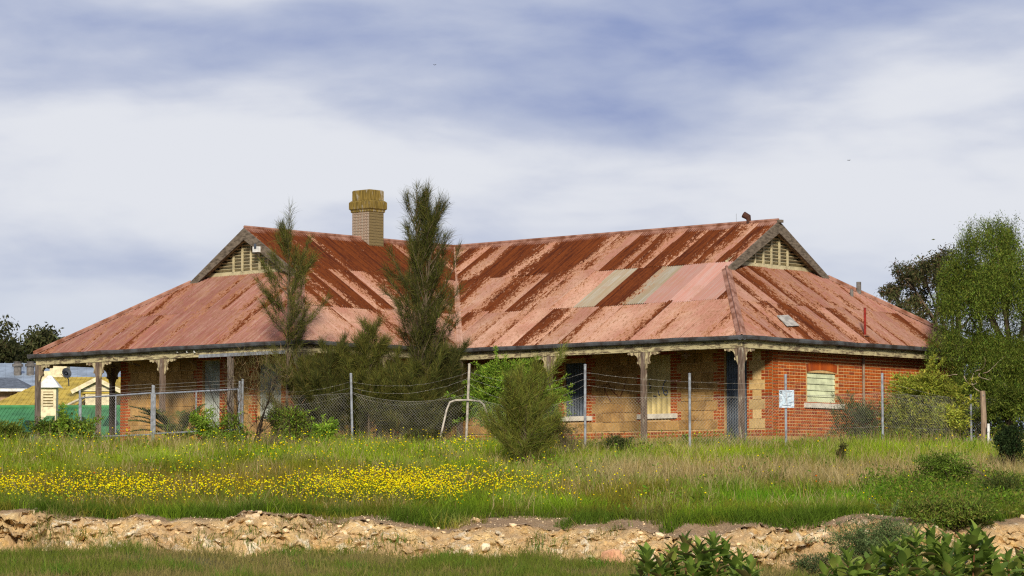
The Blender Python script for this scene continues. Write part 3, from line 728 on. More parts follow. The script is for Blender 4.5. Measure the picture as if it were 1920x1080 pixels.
core('wall', V3(XE, HW - .5), V3(-1, 0), V3(0, 1), XE + 9.5, -.6, 3.0, [(3, 4, .85, 2.3), (8, 9, .1, 2.3), (13, 14, .85, 2.3)])
# veranda floor edges
STONEEDGE = M_simple('veranda_stone_edge', (.34, .23, .12), .95, scale=3, bump=.5)
MB().box((-HW + .02, -AL_L + .02, -.5), (-.02, YL - .0, -.16)).build('veranda_floor', STONEEDGE, house)
MB().box((XI + .02, YL + .02, -.5), (-.03, .0, -.165)).build('veranda_floor', STONEEDGE, house)
MB().box((XI + .04, .03, -.5), (AL_R - .02, YF - .05, -.17)).build('veranda_floor', STONEEDGE, house)
MB().box((8.3, 1.1, -.165), (9.0, YF - .06, .0)).build('doorstep', STONEEDGE, house)
for s0, e0, z0 in ((8.55, 9.25, -.30), (9.28, 9.98, -.14), (9.3, 10.0, -.32), (7.4, 8.5, -.33)):
    put_unit('stone_block', US, house, V3(0, 0), V3(1, 0), V3(0, -1), s0, e0, z0, z0 + .17, .03)
# bricks: the 300 nearest the lit corner one by one, the rest joined
cc = Vector((XE, YF, 1.3)); bricks.sort(key=lambda b: (b[1] + b[2] * (b[4] + b[5]) * .5 + Vector((0, 0, (b[6] + b[7]) * .5)) - cc).length)
for b in bricks[:285]: put_unit('brick', UB, b[0], b[1], b[2], b[3], b[4], b[5], b[6], b[7], .011 + .004 * rr.random())
m = MB()
for b in bricks[285:]:
    _, o, d, n, s0, s1, z0, z1 = b; Mx = Matrix(((d.x, n.x, 0, o.x), (d.y, n.y, 0, o.y), (0, 0, 1, 0), (0, 0, 0, 1))); dp = .011 + .004 * rr.random()
    m.box((s0, -.02, z0), (s1, dp, z1), Mx)
tag(m.build('brickwork', BRICK, house), kind='stuff')

# chimney
CHX, CHY, cx_, cy_ = -5.69, 1.93, .365, .30
WBRICK = M_peel('flaking_white_brick', (.42, .37, .29), (.16, .09, .055), .5, (5, 5, 5))
MOSS = M_peel('mossy_render', (.34, .29, .21), (.11, .075, .018), .58, (6, 6, 1.6))
zr = EZ + RH
ch = MB().box((CHX - cx_, CHY - cy_, zr - .9), (CHX + cx_, CHY + cy_, zr + .86)).build('chimney', M_simple('chimney_mortar', (.16, .11, .065), .95, scale=5), house)
UBW = unit('brick', WBRICK, 0); UBM = unit('brick', M_peel('lichen_brick', (.27, .225, .14), (.11, .08, .035), .58, (5, 5, 5)), 0)
z = zr - .25; row = 0
while z < zr + .84:
    for (o, d, n, L, me) in ((V3(CHX - cx_, CHY - cy_), V3(1, 0), V3(0, -1), 2 * cx_, UBW), (V3(CHX + cx_, CHY - cy_), V3(0, 1), V3(1, 0), 2 * cy_, UBM)):
        s = 0; st = (.243, .122)[row % 2]; first = True
        while s < L - .02:
            e = min(L, s + (st if not (first and row % 2) else .243)); e = L if L - e < .05 else e; first = False
            if row % 2: st = .243
            put_unit('brick', me, ch, o, d, n, s + .005, e - .005, z + .005, z + .081, .010); s = e
    z += .086; row += 1
def ring(name, e, z0, z1, mat, ch_=.03):
    m = MB(); a, b = cx_ + e, cy_ + e
    q = lambda x, y, zz: [(CHX - x, CHY - y, zz), (CHX + x, CHY - y, zz), (CHX + x, CHY + y, zz), (CHX - x, CHY + y, zz)]
    vs = q(a - ch_, b - ch_, z0) + q(a, b, z0 + ch_) + q(a, b, z1 - ch_) + q(a - ch_, b - ch_, z1)
    m.add(vs, [(i * 4 + j, i * 4 + (j + 1) % 4, i * 4 + 4 + (j + 1) % 4, i * 4 + 4 + j) for i in range(3) for j in range(4)] + [(3, 2, 1, 0), (12, 13, 14, 15)])
    return m.build(name, mat, ch)
ring('corbel', .035, zr + .84, zr + .92, MOSS, .02); ring('cornice', .075, zr + .90, zr + 1.20, MOSS, .05); ring('chimney_cap', .005, zr + 1.18, zr + 1.52, MOSS, .03)
# roof furniture
p = Vector((5.9, HW / 2, zr))
MB().tube([p, p + Vector((0, 0, .12)), p + Vector((-.02, 0, .22)), p + Vector((-.15, -.05, .30))], [.07, .065, .09, .095], 10).build('flue_cowl', M_simple('rusty_cowl', (.07, .03, .02), .7), house)
p = Vector((5.45, HW / 2, zr)); MB().tube([p, p + Vector((0, 0, .35))], .006, 5).build('aerial', GALV, house)
p = hit(1622, 630, p0E, nE); MB().tube([p - Vector((0, 0, .1)), p + Vector((0, 0, .78))], .035, 8).build('vent_pipe', REDPIPE, house)
MB().box((-.09, -.09, -.01), (.09, .09, .03), Matrix.Translation(p)).build('flashing', CAP, house)
p = hit(1597, 557, p0E, nE); MB().tube([p - Vector((0, 0, .15)), p + Vector((0, 0, .22))], .05, 10).build('vent_pipe', GREYPIPE, house)
p = Vector((7.6, 8.6, EZ + 1.6)); MB().tube([p, p + Vector((0, 0, .40))], .07, 10).build('vent_pipe', GREYPIPE, house)
# floodlight on the left gable, lamp under the right veranda
fl = empty('floodlight', HM @ frame_left(AL_L - SB + .10, HW / 2 - .62, EZ + RH - .62), -YAW); tag(fl, 'small white floodlight box fixed to the left gable barge board', 'floodlight')
MB().box((-.11, -.06, -.08), (.11, .05, .08)).build('housing', WHITE, fl); MB().box((-.04, -.075, .02), (.05, -.061, .16)).build('bracket', TIN_DARK, fl)
lp = empty('veranda_lamp', HM @ hit(1286, 668, (0, 1.0, 0), (0, 1, 0)), 0); tag(lp, 'small hanging lamp fitting under the right veranda roof', 'lamp')
RUSTL = M_simple('rusty_lamp', (.35, .22, .15), .6)
MB().tube([(0, 0, .5), (0, 0, .08)], .012, 6).build('rod', RUSTL, lp); MB().tube([(0, 0, .09), (0, 0, .05), (0, 0, -.02), (0, 0, -.07)], [.03, .08, .05, .02], 9).build('lamp_holder', RUSTL, lp)
MB().bar((-.12, 0, .03), (.12, 0, .03), .025, .03).build('arm', RUSTL, lp)

# ------------------------------------------------------------------ buildings beyond
YELLOW = M_simple('mustard_roof_iron', (.50, .36, .06), .6, scale=2, var=.15); CREAM = M_simple('cream_trim', (.72, .62, .40), .6, var=.08)
GREEN = M_simple('green_roof_iron', (.065, .23, .085), .55, scale=1.5, var=.15); GREEN_D = M_simple('dark_green_vent', (.02, .08, .05), .6)
BLUEROOF = M_simple('blue_grey_roof_iron', (.30, .36, .43), .5, scale=1.2, var=.15); GREYWALL = M_simple('grey_shed_wall', (.30, .30, .29), .8)
FARBRICK = M_simple('pale_brick_wall', (.42, .28, .17), .9, scale=5); SLATE = M_simple('slate_grey_roof', (.13, .15, .18), .6)
def ribs(m, P, s0, s1, t0f, t1f, pitch=.5, w=.05, h=.035, nrm=(0, 0, 1)):
    s = s0
    while s <= s1:
        a, b = P(s, t0f(s)), P(s, t1f(s))
        if (b - a).length > .1: m.bar(a, b, w, h, nrm)
        s += pitch
zb_ = lambda Y: gz(-12, Y)
# mustard roofed building
yb = empty('mustard_roofed_building', (wx(100, 118), 118, zb_(118) - .3)); tag(yb, 'mustard yellow hipped roof building with cream gable behind the left veranda', 'building')
def rel(o, p): return Vector(p) - Vector(o.location)
rA, rB = at(100, 707, 122), at(320, 696, 122); eL, eR = at(-62, 779, 115.5), at(360, 762, 115.5); bL, bR = at(-62, 779, 115.5) + Vector((0, 13, 0)), at(360, 762, 115.5) + Vector((0, 13, 0))
eR.z = eL.z; bR.z = bL.z = eL.z; rB.z = rA.z
m = MB(); m.add([rel(yb, p) for p in (eL, eR, rB, rA, bL, bR)], ((0, 1, 2, 3), (5, 4, 3, 2), (4, 0, 3), (1, 5, 2)))
yroof = m.build('roof', YELLOW, yb)
mr = MB(); nf = (rA - eL).cross(eR - eL).normalized()
for i in range(46):
    f = i / 45; a = eL.lerp(eR, f); x = a.x
    b = Vector((x, 0, 0)); fr_ = min(1, (x - eL.x) / (rA.x - eL.x)); q = Vector((x, eL.y + (rA.y - eL.y) * fr_, eL.z + (rA.z - eL.z) * fr_)); mr.bar(rel(yb, a), rel(yb, q), .05, .03)
mr.build('roof_ribs', YELLOW, yroof)
MB().box(rel(yb, (eL.x + .6, eL.y + .6, zb_(118) - .5)), rel(yb, (eR.x - .6, bR.y - .6, eL.z - .02))).build('wall', CREAM, yb)
MB().bar(rel(yb, at(111, 767, 114.8)), rel(yb, at(162, 743, 117.8)), .16, .06).build('valley_trim', CREAM, yroof)
ga, gl, gr_ = at(181, 711, 114.2), at(134, 735, 114.2), at(229, 732, 114.2); gr_.z = gl.z; back = Vector((0, 7, 0))
m = MB(); m.add([rel(yb, p) for p in (ga, gl, gr_, ga + back, gl + back, gr_ + back)], ((0, 1, 4, 3), (2, 0, 3, 5))); gro = m.build('gable_roof', YELLOW, yb)
MB().bar(rel(yb, ga), rel(yb, gl), .08, .16).build('barge_board', CREAM, gro); MB().bar(rel(yb, ga), rel(yb, gr_), .08, .16).build('barge_board', CREAM, gro)
gw = MB().prism([rel(yb, p + Vector((0, .25, -.05))) for p in (ga, gl, gr_)], (0, .1, 0)).build('gable_wall', YELLOW, yb)
MB().box(rel(yb, (gl.x + .5, 114.5, zb_(114) - .5)), rel(yb, (gr_.x - .5, 118, gl.z - .05))).build('wall', CREAM, yb)
h = ga.z - gl.z
for i in range(7):
    f = (i + .6) / 8; hw_ = (1 - f) * (ga.x - gl.x) * .85
    MB().box(rel(yb, (ga.x - hw_, ga.y + .18, gl.z + h * f)), rel(yb, (ga.x + hw_, ga.y + .24, gl.z + h * f + .055))).build('slat', CREAM, gw)
# satellite dish
dp = at(124, 712, 117.2); sdh = empty('satellite_dish', dp); tag(sdh, 'grey satellite dish on the mustard yellow roof', 'dish')
DISH = M_simple('dark_dish', (.045, .05, .06), .5)
m = MB(); nr = 14; vs = [(0, 0, 0)]; fs = []
for j, (r_, dz_) in enumerate(((.09, .01), (.17, .03), (.23, .06))):
    for i in range(nr): vs.append((r_ * math.cos(i * 2 * math.pi / nr) * .9, -dz_, r_ * math.sin(i * 2 * math.pi / nr)))
fs += [(0, 1 + i, 1 + (i + 1) % nr) for i in range(nr)] + [(1 + j * nr + i, 1 + j * nr + (i + 1) % nr, 1 + (j + 1) * nr + (i + 1) % nr, 1 + (j + 1) * nr + i) for j in range(2) for i in range(nr)]
m.add([Matrix.Rotation(R(-28), 3, 'X') @ Matrix.Rotation(R(30), 3, 'Z') @ Vector(v) + Vector((0, 0, .25)) for v in vs], fs); m.build('reflector', DISH, sdh, True)
MB().tube([(0, .05, .2), (.08, .1, .0), (.1, .1, -.25)], .025, 6).build('mast', DISH, sdh); MB().tube([(0, -.0, .05), (-.15, -.35, .2)], .012, 5).build('feed_arm', DISH, sdh)
# green roofed building
gb = empty('green_roofed_building', (wx(110, 105), 106, zb_(106) - 1)); tag(gb, 'green iron roofed building low behind the left fence, with small vents', 'building')
ra, rb = at(-80, 771, 108.5), at(330, 759, 108.5); rb.z = ra.z = (ra.z + rb.z) / 2 + .02; fa = Vector((ra.x, 102, ra.z - 1.9)); fb = Vector((rb.x, 102, rb.z - 1.9)); ba = Vector((ra.x, 115, ra.z - 1.9)); bb = Vector((rb.x, 115, rb.z - 1.9))
m = MB(); m.add([rel(gb, p) for p in (fa, fb, rb, ra, ba, bb)], ((0, 1, 2, 3), (5, 4, 3, 2), (0, 3, 4), (1, 5, 2))); groof = m.build('roof', GREEN, gb)
m = MB()
for i in range(60):
    f = i / 59; m.bar(rel(gb, fa.lerp(fb, f)), rel(gb, ra.lerp(rb, f)), .045, .035)
m.build('roof_ribs', GREEN, groof)
MB().tube([rel(gb, ra), rel(gb, rb)], .09, 6).build('ridge_cap', GREEN, groof)
MB().bar(rel(gb, at(110, 768, 106.5)), rel(gb, at(76, 800, 103.0)), .3, .10).build('hip_cap', GREEN, groof)
m = MB(); pk = at(92, 764, 106); m.add([rel(gb, p) for p in (pk, pk + Vector((-1.9, -3.4, -1.5)), pk + Vector((1.0, -3.4, -1.5)), pk + Vector((0, 2.0, .25)))], ((0, 1, 2), (0, 3, 1), (0, 2, 3))); m.build('hipped_bay', GREEN, gb)
MB().box(rel(gb, (fa.x + .4, 102.6, zb_(104) - 2)), rel(gb, (fb.x - .4, 114.4, fa.z - .02))).build('wall', GREYWALL, gb)
for px, py in ((50, 800), (152, 793), (207, 789), (112, 796)):
    p = at(px, py, 103.8); m = MB(); w_ = .26
    m.add([rel(gb, q) for q in (p + Vector((-w_, -.3, -.2)), p + Vector((w_, -.3, -.2)), p + Vector((0, -.35, .22)), p + Vector((0, .7, .24)), p + Vector((-w_, .5, -.1)), p + Vector((w_, .5, -.1)))], ((0, 1, 2), (0, 2, 3, 4), (1, 5, 3, 2))); m.build('roof_vent', GREEN_D, gb)
cu = empty('roof_cupola', at(93, 768, 105.2)); tag(cu, 'white louvred cupola with pyramid cap on the green roof', 'cupola')
cb = MB().box((-.27, -.27, -.4), (.27, .27, .80)).build('body', CREAM, cu)
MB().add([(-.42, -.42, .78), (.42, -.42, .78), (.42, .42, .78), (-.42, .42, .78), (-.06, -.06, 1.22), (.06, -.06, 1.22), (.06, .06, 1.22), (-.06, .06, 1.22)], ((0, 1, 5, 4), (1, 2, 6, 5), (2, 3, 7, 6), (3, 0, 4, 7), (4, 5, 6, 7), (3, 2, 1, 0))).build('cap', WHITE, cu)
MB().box((-.19, -.285, .10), (.17, -.272, .64)).build('louvre_opening', M_simple('louvre_shadow', (.25, .2, .1), .9), cb)
for i in range(5): MB().box((-.19, -.32, .13 + i * .105), (.17, -.286, .18 + i * .105)).build('slat', CREAM, cb)
# blue-grey shed
sb_ = empty('grey_shed', (wx(60, 145), 146, zb_(145) - 1)); tag(sb_, 'long blue-grey iron shed with two roof ventilators, far left', 'shed')
r1, r2 = at(-160, 681, 148), at(330, 688, 148); e1, e2 = at(-160, 733, 140), at(330, 742, 140); r2.z = r1.z; e2.z = e1.z
m = MB(); m.add([rel(sb_, p) for p in (e1, e2, r2, r1, e1 + Vector((0, 16, 0)), e2 + Vector((0, 16, 0)))], ((0, 1, 2, 3), (5, 4, 3, 2), (0, 3, 4), (1, 5, 2))); sr_ = m.build('roof', BLUEROOF, sb_)
m = MB()
for i in range(30): m.bar(rel(sb_, e1.lerp(e2, i / 29)), rel(sb_, r1.lerp(r2, i / 29)), .06, .04)
m.build('roof_ribs', BLUEROOF, sr_)
MB().box(rel(sb_, (e1.x + .3, 140.5, zb_(140) - 1)), rel(sb_, (e2.x - .3, 155.5, e1.z - .02))).build('wall', GREYWALL, sb_)
for px in (33, 57):
    p = at(px, 697, 144.5) - Vector(sb_.location)
    MB().tube([p + Vector((0, 0, z_)) for z_ in (-.2, .25, .25, .38, .42, .5, .5)], [.19, .19, .27, .27, .16, .22, .02], 12).build('roof_ventilator', GREYPIPE, sb_)
wb = empty('cream_block', at(109, 710, 130)); tag(wb, 'cream rendered block standing between shed roof and mustard roof', 'building')
MB().box((-.38, 0, -4), (.38, 1, .62)).build('wall', CREAM, wb); MB().box((-.43, -.05, .62), (.43, 1.05, .70)).build('cap', CREAM, wb); MB().box((-1.0, .3, -4), (-.39, 1, .35)).build('side_wall', CREAM, wb)
ct = empty('brick_cottage', at(5, 762, 128)); tag(ct, 'pale brick cottage with slate grey roof at the left edge', 'cottage')
MB().box((-3, 0, -3.5), (.78, 4, .75)).build('wall', FARBRICK, ct); m = MB(); m.add([(-3.4, -.5, .72), (1.25, -.5, .72), (1.25, 4.5, .72), (-3.4, 4.5, .72), (-2.4, 2, 1.35), (.2, 2, 1.35)], ((0, 1, 5, 4), (1, 2, 5), (2, 3, 4, 5), (3, 0, 4))); m.build('roof', SLATE, ct)
MB().bar((-3.4, -.5, .70), (1.25, -.5, .70), .08, .12).build('gutter', WHITE, ct); MB().box((.38, -.03, -.15), (.68, .0, .35)).build('window', DARK, ct)

# ------------------------------------------------------------------ fence
FP = [(455, 76.8, 713), (658, 75.0, 702), (880, 73.4, 684), (1097, 72.2, 685), (1293, 71.3, 702), (1473, 72.4, 704), (1654, 75.2, 702), (1820, 78.6, 742), (1960, 81.5, 730)]
fence = empty('chain_link_fence', (0, 73, gz(0, 73))); tag(fence, 'sagging galvanised chain link fence with barbed wire in front of the house', 'fence')
fo = Vector(fence.location); tops = []; bases = []
for i, (px, Y, pt) in enumerate(FP):
    top = at(px, pt, Y); xb = wx(px + (4 if i == 1 else -7 if i == 2 else 0), Y); base = Vector((xb, Y, gz(xb, Y) - .25)); tops.append(top); bases.append(base)
    mt = GALV_PALE if i == 2 else GALV
    po = MB().tube([base - fo, top - fo], .032, 8).build('post', mt, fence)
    MB().tube([top - fo - Vector((0, 0, .003)), top - fo + Vector((0, 0, .02)), top - fo + Vector((0, 0, .035))], [.038, .036, .015], 8).build('post_cap', mt, po)
rr = random.Random(77)
MESH_H = 1.33
def mesh_panel(p0, p1, h0, h1, sag, bulge, parent, org, cell=.078, rad=.0018, name='wire_mesh', name_kind='stuff'):
    """diagonal wires both ways over a panel whose foot runs p0-p1"""
    L = (p1 - p0).length; d = (p1 - p0).normalized(); nrm = Vector((d.y, -d.x, 0)).normalized(); m = MB()
    def P(s, f):
        u = s / L; hh = h0 * (1 - u) + h1 * u - sag * 4 * u * (1 - u); q = p0.lerp(p1, u)
        z0 = gz(q.x, q.y) + .03 if name_kind == 'stuff' else q.z
        return Vector((q.x, q.y, z0 + hh * f)) + nrm * bulge * math.sin(math.pi * u) * math.sin(math.pi * f) - org
    H = (h0 + h1) / 2
    for sg in (1, -1):
        s = -H
        while s < L + H:
            pts = []
            for j in range(7):
                f = j / 6; x = s + sg * H * f
                if sg < 0: x = s + H - H * f
                pts.append((x, f))
            # clip to the panel
            run_ = [P(x, f) for x, f in pts if 0 <= x <= L]
            if len(run_) > 1: m.tube(run_, rad, 4, False)
            s += cell * 1.05
    o = m.build(name, WIRE, parent); 
    if name_kind: o['kind'] = 'stuff'
    m2 = MB().tube([P(L * j / 14, 1) for j in range(15)], .0035, 4); m2.build('top_wire', WIRE, parent)
    return o
sags = [.05, .20, .30, .03, .03, .02, .02, .02]; buls = [.1, .2, .3, .08, .05, .05, .05, .05]
for i in range(len(FP) - 1):
    p0, p1 = bases[i].copy(), bases[i + 1].copy()
    mesh_panel(p0, p1, MESH_H, MESH_H, sags[i], buls[i], fence, fo)
    for lv, (dz_, sg) in enumerate(((-.18, .25), (-.33, .32), (-.48, .40))):
        a, b = tops[i] + Vector((0, 0, dz_)), tops[i + 1] + Vector((0, 0, dz_)); sgk = sg * ({1: .9, 2: 1.0, 0: .7}.get(i, .12)) * rr.uniform(.8, 1.2)
        pts = [a.lerp(b, j / 16) - Vector((0, 0, sgk * 4 * (j / 16) * (1 - j / 16) + rr.uniform(-.008, .008))) - fo for j in range(17)]
        m = MB().tube(pts, .0022, 4)
        n_b = int((b - a).length / .22)
        for j in range(n_b):
            f = (j + .5) / n_b; q = pts[min(15, int(f * 16))].lerp(pts[min(15, int(f * 16)) + 1], f * 16 % 1); m.bar(q + Vector((-.008, 0, -.013)), q + Vector((.008, 0, .013)), 0.003, .003)
        m.build('barbed_wire', WIRE, fence)
a, b = bases[5] + Vector((0, 0, .75)), bases[6] + Vector((0, 0, .75)); MB().tube([a - fo, b - fo], .004, 4).build('tension_wire', WIRE, fence)
a, b = bases[6] + Vector((0, 0, .75)), bases[7] + Vector((0, 0, .70)); MB().tube([a - fo, b - fo], .004, 4).build('tension_wire', WIRE, fence)
# bent stay pipe at the third post
c = at(879, 750, 73.3) - fo; l1 = at(845, 752, 73.3) - fo; l2 = at(820, 838, 73.0) - fo; r1 = at(904, 754, 73.4) - fo; r2 = at(932, 812, 73.6) - fo
l2.z -= .1; r2.z -= .2
MB().tube([l2, l1 + Vector((-.10, 0, -.22)), l1 + Vector((-.02, 0, -.03)), l1 + Vector((.12, 0, .02)), c, r1 + Vector((-.06, 0, .02)), r1 + Vector((.04, 0, -.06)), r2], .025, 7).build('stay_pipe', GALV_PALE, fence)
# gates on the left
def gate(px0, px1, y0, y1, Y0, Y1, yb0, yb1, label):
    t0, t1 = at(px0, y0, Y0), at(px1, y1, Y1); b0, b1 = at(px0, yb0, Y0), at(px1, yb1, Y1); b0.x, b0.y, b1.x, b1.y = t0.x, t0.y, t1.x, t1.y
    g = empty('fence_gate', ((t0.x + t1.x) / 2, (Y0 + Y1) / 2, gz((t0.x + t1.x) / 2, (Y0 + Y1) / 2))); o = Vector(g.location)
    tag(g, label, 'gate', 'pipe framed mesh gates in the fence')
    for nm, p, q in (('top_rail', t0, t1), ('bottom_rail', b0, b1), ('stile', t0, b0), ('stile', t1, b1), ('stile', t0.lerp(t1, .5), b0.lerp(b1, .5))): MB().tube([p - o, q - o], .024 if nm != 'stile' else .02, 7).build(nm, GALV, g)
    mesh_panel(b0, b1, t0.z - b0.z, t1.z - b1.z, 0, .02, g, o, name_kind=None)['kind'] = 'stuff'
    for lv in range(3):
        MB().tube([t0.lerp(t1, j / 8) + Vector((0, 0, .06 + .09 * lv + .01 * rr.random())) - o for j in range(9)], .0035, 4).build('barbed_wire', WIRE, g)
    for p, b, e in ((t0, b0, -.035), (t1, b1, .035)):
        MB().tube([b - o + Vector((e, 0, -.45)), p - o + Vector((e, 0, .22))], .03, 8).build('post', GALV, g)
gate(152, 284, 746, 737, 80.6, 79.0, 820, 815, 'left pipe framed mesh gate before the veranda corner')
gate(291, 447, 738, 730, 78.9, 77.0, 813, 806, 'right pipe framed mesh gate hanging beside the palm')
mt_ = empty('site_sign', at(1475, 748, 72.34)); tag(mt_, 'silver notice plate covered in blue and white graffiti on fence post', 'sign')
def M_sign():
    m, k = material('scrawled_plate'); co = k.n('ShaderNodeTexCoord').outputs['Object']
    a = k.noise(k.map(co, (9, 9, 5), (0, .8, 0)), 1., 3, .5, 2.0); b = k.noise(k.map(co, (7, 7, 9), (0, -.6, 0), (3, 1, 2)), 1., 3, .5, 2.4)
    c = k.mix(k.step(a, .48, .52), (.30, .34, .39), (.42, .52, .60)); c = k.mix(k.step(b, .56, .60), c, (.55, .60, .63)); c = k.mix(k.step(b, .36, .33), c, (.20, .24, .30))
    k.put(k.b.inputs['Base Color'], c); k.b.inputs['Roughness'].default_value = .45; return m
SIGN = M_sign()
pl = MB().box((-.185, -.008, -.22), (.185, .008, .22)).build('plate', SIGN, mt_)
PALEB = M_simple('pale_blue_scrawl', (.50, .62, .70), .6); SLATEB = M_simple('slate_scrawl', (.17, .20, .25), .6)
for x0, z0, x1, z1, c_ in ((-.12, .02, -.04, .17, PALEB), (-.05, -.12, .03, .10, PALEB), (.02, .05, .14, .08, SLATEB), (-.12, -.15, .10, -.17, SLATEB), (.02, -.05, .15, -.02, PALEB), (.0, .17, .14, .18, SLATEB), (.05, -.10, .16, -.07, SLATEB)):
    MB().bar((x0, -.012, z0), (x1, -.012, z1), .004, .016).build('scrawl', c_, pl)
MB().tube([(-.145 + .022 * math.cos(i), -.012, .165 + .03 * math.sin(i)) for i in np.linspace(0, 6.28, 12)], .007, 5).build('emblem', DARK, pl)
MB().bar((.0, .02, -.15), (.0, .02, .15), .09, .02).build('clamp', GALV, mt_)
tp = empty('timber_pole', (wx(1843, 77.6), 77.6, gz(wx(1843, 77.6), 77.6))); tag(tp, 'grey weathered timber pole beneath the drooping tree', 'pole')
MB().tube([(0, 0, -.3), (.01, 0, .7), (-.015, 0, 1.5)], [.085, .08, .072], 9).build('pole', WOODPOST, tp); MB().tube([(.0, -.085, 1.38), (-.02, -.09, 1.38)], .02, 6).build('bolt', GALV, tp)
o = MB().box((-.03, -.03, -.2), (.03, .03, .62)).build('marker_stake', WHITE); o.location = (wx(1852, 77.3), 77.3, gz(wx(1852, 77.3), 77.3)); tag(o, 'short white marker stake beside the timber pole', 'stake')

# ------------------------------------------------------------------ vegetation helpers
def unitv(v): return v / np.maximum(np.linalg.norm(v, axis=-1, keepdims=True), 1e-9)
def blades(name, base, dirs, length, width, cols, mat, parent=None, bend=0.25):
    """thin two-piece strands: base, mid pair, tip"""
    n = len(base); L = np.asarray(length)[:, None] if np.ndim(length) else np.full((n, 1), length); Wd = np.asarray(width)[:, None] if np.ndim(width) else np.full((n, 1), width)
    d = unitv(dirs); side = unitv(np.cross(d, RNG.normal(size=(n, 3)))); bv = RNG.normal(size=(n, 3)) * bend; bv[:, 2] -= bend * .4
    midp = base + d * L * .5; tip = base + (d + bv * .5) * L
    v = np.stack([base - side * Wd * .5, base + side * Wd * .5, midp + side * Wd * .42, midp - side * Wd * .42, tip], 1).reshape(-1, 3)
    i = np.arange(n) * 5; f = np.concatenate([np.stack([i, i + 1, i + 2], 1), np.stack([i, i + 2, i + 3], 1), np.stack([i + 3, i + 2, i + 4], 1)])
    return np_mesh(name, v, f, mat, parent, np.repeat(cols, 5, 0))
def leaves(name, base, dirs, length, width, cols, mat, parent=None):
    n = len(base); L = np.asarray(length).reshape(-1, 1); Wd = np.asarray(width).reshape(-1, 1)
    d = unitv(dirs); side = unitv(np.cross(d, RNG.normal(size=(n, 3)))); up = np.cross(side, d)
    v = np.stack([base, base + d * L * .45 + side * Wd * .5 + up * Wd * .12, base + d * L, base + d * L * .45 - side * Wd * .5 + up * Wd * .12], 1).reshape(-1, 3)
    i = np.arange(n) * 4
    return np_mesh(name, v, np.stack([i, i + 1, i + 2, i + 3], 1), mat, parent, np.repeat(cols, 4, 0))
def tint(n, cols, var=.25):
    c = np.array(cols)[RNG.integers(0, len(cols), n)]; return np.clip(c * (1 + RNG.normal(0, var, (n, 1))) * (1 + RNG.normal(0, var * .3, (n, 3))), .003, .9)
def root(name, px, Y, label, cat, group=None, x=None):
    x = wx(px, Y) if x is None else x; o = empty(name, (x, Y, gz(x, Y) - .03)); tag(o, label, cat, group); return o
OLIVE = [(.115, .115, .022), (.09, .095, .02), (.15, .135, .03), (.07, .075, .018)]
DARKOL = [(.055, .062, .016), (.045, .052, .014), (.075, .075, .02), (.09, .08, .022)]
BRIGHT = [(.15, .25, .025), (.19, .29, .028), (.12, .21, .025), (.23, .30, .04)]
PEPPER = [(.088, .122, .017), (.112, .15, .021), (.058, .083, .013), (.14, .168, .028)]
GUM = [(.07, .078, .028), (.095, .09, .035), (.11, .075, .035), (.05, .058, .022)]

def casuarina(o, H, crown0, rad, n_br, colset, lean=(0, 0), leaders=1, dens=1., trunk_r=.05, profile=None, seed=0, nl=(.22, .42), steep=0, wobble=.05):
    rr = np.random.default_rng(seed); prof = profile or (lambda f: math.sin(math.pi * min(1, (f * .85 + .13))) ** .8)
    tm, bmz = MB(), MB(); B, D, Ls = [], [], []
    for ld in range(leaders):
        off = np.array([lean[0] + (ld - (leaders - 1) / 2) * .42, lean[1] + rr.normal() * .1]); Hl = H * (1 - .06 * ld)
        wob = rr.normal(0, wobble, (9, 2))
        def tp_(f): 
            i = f * 8; j = min(7, int(i)); w_ = wob[j] * (1 - i + j) + wob[j + 1] * (i - j)
            return np.array([off[0] * f ** 1.3 + w_[0] * f, off[1] * f + w_[1] * f, f * Hl])
        tm.tube([tp_(f) for f in np.linspace(0, 1, 10)], [trunk_r * (1 - .9 * f) + .004 for f in np.linspace(0, 1, 10)], 6)
        for b in range(n_br):
            f = crown0 + (1 - crown0) * ((b + rr.random()) / n_br) ** .9; st = tp_(f); az = rr.random() * 6.283
            g = (f - crown0) / (1 - crown0); ln = rad * prof(g) * rr.uniform(.55, 1.2) + .12; e = math.radians(min(80, rr.uniform(18, 58) + 18 * g + steep))
            d0 = np.array([math.cos(az) * math.cos(e), math.sin(az) * math.cos(e), math.sin(e)]); ln = min(ln / max(.35, math.cos(e)), 2.2 * rad)
            pts = [st]; dd = d0.copy()
            for q in range(5):
                dd = unitv(dd + np.array([0, 0, .10]) + rr.normal(0, .14, 3)); pts.append(pts[-1] + dd * ln / 5)
            bmz.tube(pts, [trunk_r * .28 * (1 - .8 * j / 5) + .0025 for j in range(6)], 4)
            nn = int(100 * dens * (ln + .15))
            tpar = rr.uniform(.12, 1.03, nn) ** .8 * 5; j = np.minimum(4, tpar.astype(int)); PA = np.array(pts)
            base = PA[j] + (PA[j + 1] - PA[j]) * (tpar - j)[:, None]
            cl = 3
            base = np.repeat(base, cl, 0); spread = rr.normal(0, .035, base.shape)
            dirn = unitv(dd * .75 + np.array([0, 0, .22]) + rr.normal(0, .45, base.shape))
            B.append(base + spread); D.append(dirn); Ls.append(rr.uniform(*nl, len(base)))
        # leader tip
        base = np.array([tp_(f) for f in rr.uniform(.80, 1.0, int(90 * dens))]); B.append(base); D.append(unitv(np.array([0, 0, 1.]) + rr.normal(0, .32, base.shape))); Ls.append(rr.uniform(nl[0] * .6, nl[1] * .75, len(base)))
    tm.build('trunk', BARK, o, True); bmz.build('branches', BARK, o)
    B, D, Ls = np.concatenate(B), np.concatenate(D), np.concatenate(Ls)
    blades('crown', B, D, Ls, .0072, tint(len(B), colset, .28), NEEDLE, o, .22)

